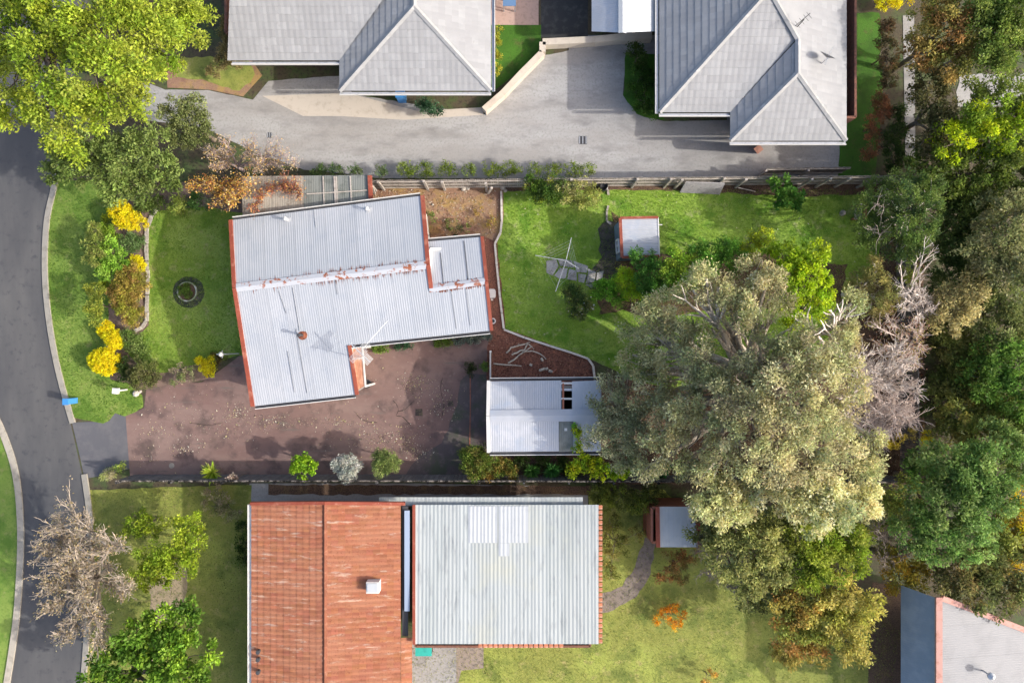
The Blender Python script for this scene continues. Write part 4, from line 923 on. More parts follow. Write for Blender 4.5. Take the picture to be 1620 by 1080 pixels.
# blue bin on the verge, road pits
x,y=W(120,633); mb=MB(); mb.beam((x,y,.03),(x,y,.85),.26,.30); e=thing1('wheelie_bin','small blue bin standing on the verge by the driveway apron','bin',mb,BLUEP,(120,633)); mb=MB(); mb.beam((x-.15,y,.88),(x+.15,y,.88),.34,.05); mb.build('lid',BLUEP,e)
x,y=W(637,157); mb=MB(); mb.beam((x,y,.03),(x,y,.9),.42,.45); e=thing1('wheelie_bin','bright blue bin under the eave of the top house','bin',mb,BLUEP,(637,157)); mb=MB(); mb.beam((x-.24,y,.93),(x+.24,y,.93),.5,.05); mb.build('lid',BLUEP,e)
for px,py,lb,r in ((922,222,'dark square drain grate in the pale concrete court',.22),(427,214,'small dark blue drain grate in the court near the bare tree',.14)):
    x,y=W(px,py); e=empty('drain_grate',(x,y,0),lb,'drain'); mb=MB(); mb.box(x-r,y-r,.012,x+r,y+r,.022); mb.build('frame',DARKM,e)
    for k in range(5):
        xx=x-r*.8+k*r*.4; mb=MB(); mb.box(xx-.02,y-r*.9,.024,xx+.02,y+r*.9,.034); mb.build('grate_bar',DARKM if k%2 else GALV,e)
for px,py,lb,r in ((272,736,'round service lid set in the shaded driveway by the south fence',.15),(663,652,'dark square sump lid in the driveway south of the house',.2),(713,638,'small dark patch lid near the garage in the driveway',.15)):
    x,y=W(px,py); mb=MB()
    if r==.15 and px<300: mb.lathe(x,y,[(.15,.022),(.15,.032),(.11,.034),(.10,.026),(.0,.027)],20)
    else: mb.prism([(x-r,y-r*.9),(x+r,y-r),(x+r*.9,y+r),(x-r,y+r*.9)],.0225,.030)
    thing1('service_lid',lb,'lid',mb,KERB if px<300 else mat('sump_lid',(0.045,0.035,0.03),[(8,(0.10,0.08,0.05),.5,.6)]),(px,py))
# outdoor furniture under trees
x,y=W(1350,337); e=empty('garden_bench',(x,y,0),'small weathered brown bench at the dark end of the back lawn','bench')
for k in range(3):
    mb=MB(); mb.beam((x-.1+k*.13,y-.42,.42),(x-.06+k*.13,y+.42,.42),.11,.03); mb.build('seat_plank',POSTW,e)
for dy in (-.35,.35):
    mb=MB(); mb.box(x-.15,y+dy-.04,0,x+.2,y+dy+.04,.4); mb.build('leg',REDTIM,e)
mb=MB(); mb.beam((x+.3,y-.42,.65),(x+.34,y+.42,.65),.04,.3); mb.build('backrest',REDTIM,e)
x,y=W(1331,338); mb=MB(); mb.tube([(x,y,.02),(x+.02,y+.02,.15),(x,y,.3)],[.14,.17,.10],7,cap=True); thing1('rock','pale grey rock left of the little brown bench','rock',mb,STONE,(1331,338))
# teal awning and blue chair
x,y=W(668,1028,2.2); e=empty('shade_awning',(x,y,0),'small teal canvas shade below the off-white roof','awning'); mb=MB(); mb.prism([W(657,1020,2.2),W(683,1020,2.2),W(683,1037,2.2),W(657,1037,2.2)],2.18,2.22); mb.build('canvas',TEAL,e)
for q in ((658,1021),(682,1036)):
    mb=MB(); a=W(*q,2.2); mb.beam((a[0],a[1],0),(a[0],a[1],2.18),.05,.05); mb.build('post',GALV,e)
x,y=W(806,10); e=empty('outdoor_table',(x,y,0),'blue square outdoor table on the pink paving between the pale houses','table'); mb=MB(); mb.box(x-.35,y-.35,.70,x+.35,y+.35,.74); mb.build('table_top',mat('blue_table',(0.10,0.19,0.34)),e)
for a in (-.3,.3):
    for b in (-.3,.3): mb=MB(); mb.box(x+a-.03,y+b-.03,0,x+a+.03,y+b+.03,.70); mb.build('leg',GALV,e)
# ---------------------------------------------------------------- rotary clothesline
x,y=W(891,419); zt=2.0; cl=empty('rotary_clothesline',(x,y,0),'white four-armed rotary clothesline over the stone slabs in the back lawn','clothesline')
mb=MB(); mb.tube([(x,y,0),(x,y,zt)],.035,8); mb.build('pole',GALV,cl)
c=Vector(W3(891.5,418,zt)); ends=[(847,404),(904,376),(916,425),(879,461)]
# true arms leave the hub; wires strung between them
E=[Vector(W3(*q,zt)) for q in ends]; hub=Vector((x,y,zt))
for ee in E: mb=MB(); mb.beam(hub,ee,.032,.032); mb.build('arm',WHITE,cl)
for f in (.45,.6,.75,.9):
    for i in range(4):
        order=[0,1,2,3]; a=hub.lerp(E[order[i]],f); b=hub.lerp(E[order[(i+1)%4]],f); mb=MB(); mb.tube([a,a.lerp(b,.5)-Vector((0,0,.03)),b],.004,3); mb.build('line',GALV,cl)
# slabs below it
cp_=empty('slab_paving',W3(900,430),'patch of cracked pale stone slabs under the clothesline','paving')
slabs=[[(864,412),(880,409),(884,421),(874,437),(864,432)],[(881,408),(905,412),(909,424),(886,421)],[(906,412),(931,421),(929,432),(912,431)],[(876,436),(886,423),(899,424),(895,441),(884,441)],[(900,425),(912,428),(913,445),(897,442)],[(914,432),(928,434),(924,448),(915,446)],[(930,424),(943,430),(941,446),(926,449),(930,434)],[(925,450),(941,448),(936,456)],[(944,431),(955,428),(953,440),(943,444)]]
for s_ in slabs:
    cx=sum(p[0] for p in s_)/len(s_); cy=sum(p[1] for p in s_)/len(s_); pts=[W(cx+(p[0]-cx)*.94,cy+(p[1]-cy)*.94) for p in s_]; mb=MB(); mb.prism(ccw(pts),.02,.055+rnd.uniform(-.008,.008)); mb.build('slab',PAVE,cp_)
dk=mat('dark_earth',(0.10,0.085,0.07),[(3,(0.06,0.05,0.04),.45,.6),(14,(0.17,0.15,0.13),.58,.7)],bump=.5)
sheet('dark_ground',[(944,360),(962,346),(978,350),(980,420),(985,440),(960,450),(935,455),(925,440),(950,410)],.0275,dk,jitter=.12)  # darker mottled patch of ground left of the garden shed
# ---------------------------------------------------------------- branch heap and logs on the mulch
BR=[([(801,558),(808,550),(822,546),(834,543),(842,549),(844,555)],.05),([(810,561),(818,558),(830,553),(834,545)],.055),([(804,574),(822,561),(841,548)],.05),([(826,556),(842,555),(855,560),(864,568)],.045),([(781,575),(802,577),(825,579)],.05),([(834,542),(839,541)],.03),([(820,546),(821,543)],.02)]
LBL=['crooked pale branch arching over the top of the mulch heap','forked bleached branch across the middle of the mulch heap','straight pale pole lying diagonally on the mulch heap','curved pale branch at the right of the mulch heap','long thin grey batten lying across the mulch above the garage','tiny twig stub at the top of the mulch heap','short twig beside the arching branch on the mulch']
for (pts,r),lb in zip(BR,LBL):
    pz=[Vector(W3(a,b,.06+.08*math.sin(i))) for i,(a,b) in enumerate(pts)]; P2=[]
    for i,p in enumerate(pz):
        P2.append(p)
        if i<len(pz)-1: P2.append(p.lerp(pz[i+1],.5)+Vector((rnd.uniform(-.04,.04),rnd.uniform(-.04,.04),.02)))
    mb=MB(); mb.tube(P2,[r*(1-.45*i/len(P2)) for i in range(len(P2))],6,cap=True); thing1('fallen_branch',lb,'branch',mb,PALEBARK,pts[0],group='branches lying on the mulch')
for (a,b,lb) in (((853,586),(862,583),'pale split log at the left of the small log row on mulch'),((863,584),(867,582),'tiny white log stub in the small log row on mulch'),((868,586),(874,588),'thin short log in the middle of the small log row'),((874,590),(880,583),'upright-lying brown log at the right of the log row'),((856,566),(859,571),'chunky cut log end near the curved branch'),((838,576),(842,578),'small pinkish wood chip block on the mulch')):
    P=Vector(W3(*a,.09));Q=Vector(W3(*b,.09)); mb=MB(); mb.tube([P,Q],.075,8,cap=True); thing1('log',lb,'log',mb,PALEBARK if 'brown' not in lb else REDTIM,a,group='cut logs on the mulch')
# rocks near the fence
for i,(px,py,r,lb) in enumerate(((733,299,.14,'pale rock against the north fence above the side yard'),(740,298,.12,'second pale rock just right of its twin at the north fence'),(795,297,.16,'largest pale rock in the timber box at the fence corner'),(799,302,.10,'small pale rock in front of the timber box at the fence'),(684,324,.07,'small white stone in the tan side yard'),(669,318,.06,'white stone fleck beside the gable corner'),(707,375,.06,'pale stone just above the east wing roof'),(216,622,.18,'pink-brown rock beside the letterbox'),(222,619,.10,'small stone right of the letterbox rock'),(771,527,.16,'pale bucket-sized stone at the house corner by the mulch'))):
    x,y=W(px,py); mb=MB(); mb.tube([(x,y,0),(x+.02,y,r*.7),(x,y+.01,r*1.3)],[r,r*1.05,r*.4],7,cap=True); thing1('rock',lb,'rock',mb,STONE,(px,py))
# leaf litter flecks scattered on the driveway
cl_=[(378,650,22,10,90),(420,665,60,14,180),(350,680,50,20,90),(300,690,70,22,60),(480,668,60,10,70),(545,668,40,8,80),(590,690,30,22,120),(640,700,25,15,90),(655,605,22,14,170),(690,625,25,20,110),(705,650,18,14,80),(645,690,26,20,80),(655,715,22,10,110),(275,655,45,35,60),(235,725,30,12,40),(540,600,120,60,60),(330,640,60,30,50),(560,700,60,18,60),(290,712,25,8,60),(240,680,25,12,60)]
Pl=[]
for (a,b,sx,sy,n) in cl_:
    X=rng.normal(a,sx*.6,n);Y=rng.normal(b,sy*.6,n); Pl+= [W(p,q) for p,q in zip(X,Y)]
Pl=np.array(Pl); dp=[W(*p) for p in DRV]; hp=[tuple(p) for p in hw]; ok=inside(dp,Pl[:,0],Pl[:,1]); Pl=Pl[ok]; n=len(Pl); D=rng.normal(size=(n,3)); D[:,2]*=.15; D/=np.linalg.norm(D,axis=1,keepdims=True)
s_=.045+.08*rng.random(n)**3; C=np.array([(0.62,0.55,0.42),(0.70,0.66,0.55),(0.5,0.4,0.28),(0.65,0.6,0.3)])[rng.integers(4,size=n)]
o=leaves_mesh('fallen_leaves',np.column_stack([Pl,np.full(n,.036)]),D,s_,s_*.7,C,LEAF); setp(o,'pale fallen leaves scattered in drifts over the red-brown driveway','leaf litter',None,'stuff')
# flecks over lawns and soil
def flecks(name,label,poly,n,cols,sz,z=.05):
    poly=[W(*p) for p in poly]; xs=[p[0] for p in poly]; ys=[p[1] for p in poly]
    q=np.stack([rng.uniform(min(xs),max(xs),n*2),rng.uniform(min(ys),max(ys),n*2)],1); q=q[inside(poly,q[:,0],q[:,1])][:n]; m=len(q)
    D=rng.normal(size=(m,3)); D[:,2]*=.2; D/=np.linalg.norm(D,axis=1,keepdims=True); s=sz*(.5+rng.random(m)); C=np.array(cols)[rng.integers(len(cols),size=m)]
    return setp(leaves_mesh(name,np.column_stack([q,np.full(m,z)]),D,s,s*.5,C,LEAF),label,'leaf litter',None,'stuff')
flecks('fallen_leaves','dry leaf flecks over the tan side yard',[(590,300),(790,300),(785,380),(700,380),(680,330),(590,310)],900,[(0.55,0.42,0.3),(0.3,0.17,0.09),(0.6,0.55,0.45)],.09,.03)
flecks('fallen_leaves','loose bark and chips over the red mulch',[(772,535),(800,525),(870,548),(930,570),(940,600),(775,600)],1500,[(0.4,0.2,0.13),(0.12,0.05,0.03),(0.5,0.32,0.22),(.08,.04,.03)],.08,.04)
flecks('fallen_leaves','scattered leaves under the large gum tree',[(950,600),(1300,560),(1400,340),(1460,300),(1465,760),(950,760)],5000,[(0.35,0.25,0.15),(0.2,0.1,0.05),(0.45,0.4,0.3),(.3,.14,.07)],.12,.03)
flecks('fallen_leaves','few pale fallen leaves on the back lawn',BACK,260,[(0.5,0.5,0.3),(0.6,0.6,0.5)],.10,.09)

# cracks in the driveway
CR=mat('crack_dirt',(0.035,0.028,0.022),rough=1)
for pts in ([(622,634),(628,640),(630,650),(627,657),(638,660),(650,672)],[(630,650),(640,648),(648,640),(655,634)],[(700,596),(697,615),(702,636),(699,660)],[(560,650),(575,664),(596,668)],[(300,668),(330,672),(352,668)]):
    P=smooth_poly([W(*p) for p in pts],4,False); mb=MB(); V=[];F=[]
    for i,p in enumerate(P):
        d=Vector(P[min(i+1,len(P)-1)])-Vector(P[max(i-1,0)]); d.normalize(); n=Vector((-d.y,d.x))*rnd.uniform(.006,.022); j=Vector((rnd.uniform(-.02,.02),rnd.uniform(-.02,.02)))
        V+=[(p[0]+j.x+n.x,p[1]+j.y+n.y,.0262),(p[0]+j.x-n.x,p[1]+j.y-n.y,.0262)]
    for i in range(len(P)-1): F.append((2*i,2*i+2,2*i+3,2*i+1))
    mb.add(V,F); o=mb.build('driveway_crack',CR); o['kind']='structure'

# ---------------------------------------------------------------- vegetation
DK=[(0.035,0.065,0.012),(0.05,0.09,0.018),(0.08,0.13,0.025)]
MID=[(0.08,0.14,0.02),(0.12,0.19,0.03),(0.055,0.10,0.016)]
OLV=[(0.15,0.17,0.045),(0.20,0.20,0.07),(0.10,0.12,0.035)]
LIME=[(0.26,0.34,0.025),(0.33,0.39,0.035),(0.17,0.26,0.02)]
YEL=[(0.72,0.58,0.012),(0.72,0.64,0.02),(0.66,0.52,0.012)]
GUM=[(0.34,0.35,0.18),(0.46,0.45,0.23),(0.60,0.54,0.32),(0.24,0.28,0.14),(0.38,0.39,0.18),(0.55,0.48,0.25)]
GUMD=[(0.30,0.32,0.18),(0.38,0.38,0.22),(0.26,0.29,0.15),(0.42,0.40,0.24)]
ORG_=[(0.55,0.27,0.06),(0.62,0.40,0.10),(0.40,0.16,0.05),(0.6,0.48,0.15)]
BRT=[(0.17,0.36,0.03),(0.24,0.44,0.05),(0.10,0.25,0.02)]
k0=dict(clump=.16,nleaf=56,leaf=.08,cov=1.4,aspect=.6)
ks=dict(clump=.20,nleaf=64,leaf=.10,cov=1.3)
# front garden
plant('flowering_shrub','large kidney-shaped golden yellow shrub by the front lawn corner','shrub',[(188,332,17,1.2),(203,345,20,1.3),(222,352,12,1.1),(195,340,20,1.4)],YEL,trunk=.04,**dict(k0,spread=.9,jag=.05,varc=.08))
plant('flowering_shrub','small golden shrub beside the pale edging stones','shrub',[(216,418,15,.9)],YEL,trunk=.03,**dict(k0,jag=.03,varc=.06,clump=.12,cov=1.6))
plant('flowering_shrub','oval golden shrub between its largest and smallest yellow neighbours','shrub',[(179,533,15,1.0),(183,540,14,1.0)],YEL,trunk=.03,**dict(k0,jag=.03,varc=.06,clump=.12,cov=1.6))
plant('flowering_shrub','golden shrub topmost of the cluster of three near the verge','shrub',[(168,521,14,.9)],YEL,trunk=.03,**dict(k0,jag=.03,varc=.06,clump=.12,cov=1.6))
plant('flowering_shrub','biggest round golden shrub of the cluster by the verge','shrub',[(169,572,24,1.3),(160,570,20,1.2)],YEL,trunk=.04,**dict(k0,jag=.03,varc=.06,clump=.12,cov=1.6))
plant('flowering_shrub','bright yellow ragged shrub beside the driveway bend','shrub',[(325,578,13,.9),(318,573,9,.8),(331,586,10,.7)],YEL,trunk=.03,**dict(k0,jag=.16))
plant('shrub','broad olive shrub flushed orange at the front lawn edge','shrub',[(207,450,28,1.7),(203,480,26,1.7),(212,432,20,1.4),(196,462,25,1.6),(212,500,18,1.3)],[(0.28,0.27,0.04),(0.36,0.28,0.06),(0.20,0.22,0.03),(0.32,0.18,0.07)],trunk=.06,**ks)
plant('shrub','bright green leafy shrub with bare pale middle near the verge','shrub',[(176,395,18,1.6),(184,412,20,1.7),(168,428,16,1.5),(160,405,14,1.2)],[(0.25,0.42,0.05),(0.35,0.5,0.09),(0.15,0.3,0.03)],trunk=.05,**dict(ks,leaf=.13))
plant('fern','arching fern clump above the bright green shrub','fern',[(172,372,14,1.0),(165,362,10,.8)],[(0.15,0.25,0.02),(0.24,0.35,0.04)],trunk=.04,**dict(k0,leaf=.16,aspect=.25))
plant('shrub','low grey-green spreading shrub on the bare front bed','shrub',[(205,384,17,.5),(216,382,12,.4),(195,382,10,.4)],[(0.15,0.24,0.08),(0.20,0.28,0.12),(0.10,0.17,0.05)],trunk=.02,**dict(k0,flat=.35))
plant('shrub','dark low shrub right of the kidney-shaped yellow one','shrub',[(228,322,16,1.2),(240,330,12,1.0),(250,322,12,1.0)],[(0.06,0.10,0.015),(0.10,0.14,0.03)],trunk=.04,**ks)
plant('shrub','small lime-tipped shrub at the top of the front lawn','shrub',[(282,318,13,1.3),(275,330,10,.9),(288,333,10,.8)],[(0.22,0.28,0.05),(0.30,0.34,0.08)],trunk=.04,**ks)
plant('shrub','rounded deep green shrub at the top of the front lawn','shrub',[(310,316,13,1.4),(303,325,9,1.0)],[(0.04,0.10,0.02),(0.07,0.15,0.03)],trunk=.04,**ks)
plant('shrub','wispy grey-green shrub under the autumn tree','shrub',[(331,324,9,1.0)],[(0.12,0.16,0.08),(0.18,0.2,0.12)],trunk=.03,**ks)
plant('shrub','tiny yellow-green shrub at the left margin of the front bed','shrub',[(169,345,7,.6),(170,452,10,.9)],[(0.2,0.28,0.02),(0.3,0.33,0.02)],trunk=.02,**k0)
plant('shrub','soft green shrub left of the lower front lawn','shrub',[(216,545,19,.8),(228,560,16,.7),(205,535,14,.9)],[(0.12,0.2,0.035),(0.18,0.24,0.07)],trunk=.03,**dict(ks,flat=.5))
plant('shrub','dark olive dome shrub beside the driveway entry','shrub',[(228,590,24,1.5),(215,596,15,1.3),(240,600,14,1.1)],[(0.11,0.13,0.035),(0.16,0.16,0.06),(0.08,0.11,0.025)],trunk=.05,**ks)
plant('shrub','dark green shrub tucked beside the biggest yellow dome','shrub',[(196,575,14,1.0),(200,592,13,1.0)],DK,trunk=.03,**ks)
plant('shrub','sparse twiggy green shrub left of the ragged yellow shrub','shrub',[(283,588,14,.9),(296,596,12,.8),(300,582,10,.8),(278,600,9,.6)],[(0.14,0.19,0.05),(0.25,0.26,0.13),(0.35,0.25,0.2)],trunk=.03,**dict(k0,cov=.6))
plant('shrub','brownish low shrub under the garden lamp post','shrub',[(342,567,11,.6),(353,570,9,.5)],[(0.16,0.12,0.04),(0.10,0.09,0.02)],trunk=.03,**dict(k0,cov=.7))
# northwest trees
plant('leafy_tree','mid-green tree hanging over the top of the front garden','tree',[(180,300,24,4.0),(210,298,24,4.2),(240,296,22,4.2),(265,292,20,4.0),(195,280,28,4.8),(235,272,28,5.0),(160,268,30,5.2),(120,262,34,5.2),(110,235,34,5.6),(150,228,36,6.0),(190,245,34,6.0),(230,232,36,6.2),(262,262,26,5.2),(95,270,22,4.6)],[(0.16,0.22,0.055),(0.20,0.26,0.07),(0.11,0.16,0.035)],base=(190,270),trunk=.18,**dict(clump=.30,nleaf=90,leaf=.15,cov=.95))
plant('conifer','huge lime-yellow deciduous tree filling the top left corner','tree',[(30,40,60,11),(100,30,60,12),(170,40,56,12),(240,30,48,11),(290,40,38,10),(20,110,55,10.5),(85,100,58,12.5),(150,110,56,12.5),(210,100,48,11.5),(265,90,40,10),(30,180,42,8.5),(80,175,46,9.5),(130,180,44,9.5),(180,165,44,10),(220,150,36,9),(110,225,30,7.5),(280,10,40,10),(20,-20,60,11),(200,-20,60,11),(320,15,26,8.5),(235,60,40,11)],[(0.25,0.32,0.03),(0.32,0.38,0.035),(0.16,0.25,0.02),(0.28,0.33,0.05)],base=(150,110),trunk=.3,**dict(clump=.42,nleaf=150,leaf=.15,cov=.95,jag=.14))
plant('leafy_tree','rounded olive tree at the mouth of the concrete court','tree',[(300,195,32,3.8),(318,210,24,3.5),(290,215,26,3.4),(275,180,24,3.6),(310,175,22,3.6)],[(0.17,0.20,0.07),(0.22,0.25,0.09),(0.12,0.15,0.045)],trunk=.12,**dict(clump=.26,nleaf=80,leaf=.12,cov=1.0))
bare('bare_tree','leafless purple-grey tree beside the concrete court','tree',(385,270),[(335,240,3.2),(360,232,3.4),(395,235,3.4),(430,245,3.2),(455,262,3.0),(345,262,3.2),(410,262,3.4)],mat('mauve_twig',(0.30,0.24,0.235),[(4,(0.42,0.34,0.32),.45,.65)]),levels=3,r0=.07,kids=4,leaves=([(0.55,0.35,0.12),(0.5,0.42,0.25),(0.4,0.3,0.25)],2600,.09))
bare('autumn_tree','autumn tree with orange leaves spreading onto the patio cover','tree',(365,292),[(312,296,2.8),(335,296,3.0),(358,306,3.0),(376,302,3.1),(392,294,3.1),(352,312,2.7),(370,314,2.9)],mat('autumn_twig',(0.22,0.15,0.13)),levels=3,r0=.05,kids=4,leaves=([(0.62,0.36,0.06),(0.66,0.46,0.10),(0.70,0.50,0.22),(0.45,0.18,0.06)],3600,.11))
bare('creeper_vine','rusty red vine branches trailing over the beige patio sheets','vine',(440,290),[(412,312,2.6),(430,302,2.7),(448,296,2.7),(465,294,2.7),(472,302,2.6),(404,326,2.6)],mat('red_twig',(0.30,0.13,0.09)),levels=3,r0=.03,kids=4,spread=.7,leaves=([(0.42,0.15,0.08),(0.65,0.42,0.10),(0.35,0.12,0.07),(0.62,0.3,0.1)],1100,.10))
plant('shrub','brown-leaved shrub against the left end of the top pale house','shrub',[(362,45,18,2.2),(366,75,18,2.2),(372,95,15,1.8),(355,100,14,1.4),(340,112,12,1.0)],[(0.22,0.18,0.07),(0.28,0.22,0.1),(0.16,0.15,0.05)],trunk=.06,**ks)
# hedge clumps north of the fence
hedge=[(500,270,12),(530,272,10),(560,272,9),(600,273,9),(640,272,13),(672,272,13),(705,272,12),(740,272,10),(775,272,12),(805,271,13),(845,271,10),(875,271,11),(905,271,12),(930,271,9)]
for i,(px,py,r) in enumerate(hedge):
    NW=['first','second','third','fourth','fifth','sixth','seventh','eighth','ninth','tenth','eleventh','twelfth','thirteenth','last'][i]
    plant('hedge_shrub',f'{NW} low hedge shrub behind the north fence, counted from the patio cover','shrub',[(px,py-3,r,1.0),(px+r*.8,py-2,r*.8,.9)],[(0.2,0.26,0.03),(0.14,0.2,0.03)] if i>3 else [(0.08,0.15,0.04),(0.13,0.17,0.06)],group='hedge shrubs behind the north fence',trunk=.03,limbs=False,**dict(k0,nleaf=30))
plant('shrub','dark strappy plant under the blue bin eave','shrub',[(678,172,15,1.4),(690,178,10,1.0),(668,162,10,1.2)],[(0.03,0.09,0.04),(0.10,0.2,0.10),(0.02,0.05,0.02)],trunk=.03,**ks)
plant('shrub','thin yellow shrub along the east wall of the top house','shrub',[(783,68,9,1.4),(785,90,9,1.4),(786,50,8,1.2),(784,110,8,1.0)],[(0.3,0.32,0.04),(0.4,0.38,0.05)],trunk=.03,**k0)
plant('shrub','dark round shrub at the head of the court island bed','shrub',[(1003,82,14,1.6),(1015,92,12,1.4)],DK,trunk=.04,**ks)
plant('shrub','green ground shrub down the court island bed','shrub',[(1012,115,16,.9),(1008,140,14,.8),(1018,165,16,.8),(1035,175,12,.7),(1028,130,14,1.0)],[(0.05,0.12,0.015),(0.08,0.18,0.02),(0.03,0.06,0.01)],trunk=.03,**dict(ks,flat=.5))
# NE
plant('shrub','tall russet hedge right of the pale house lawn, upper part','shrub',[(1398,40,15,1.8),(1402,70,15,1.8),(1403,100,15,1.9),(1404,130,15,1.8)],[(0.14,0.10,0.05),(0.10,0.12,0.04),(0.24,0.14,0.07)],trunk=.04,**ks)
plant('shrub','orange-leaved hedge right of the pale house lawn, lower part','shrub',[(1390,160,14,1.8),(1385,190,14,1.8),(1380,215,14,1.7),(1376,240,13,1.5),(1398,175,13,1.6)],[(0.42,0.17,0.08),(0.30,0.12,0.06),(0.16,0.12,0.05)],trunk=.04,**ks)
plant('shrub','deep green shrub between orange hedge and garden path','shrub',[(1415,210,18,1.8),(1410,240,18,1.8),(1420,180,15,1.6),(1412,262,14,1.4)],DK,trunk=.05,**ks)
plant('shrub','yellow shrub at the very top beside the path','shrub',[(1398,0,16,1.2),(1425,-2,18,1.2)],YEL,trunk=.03,**ks)
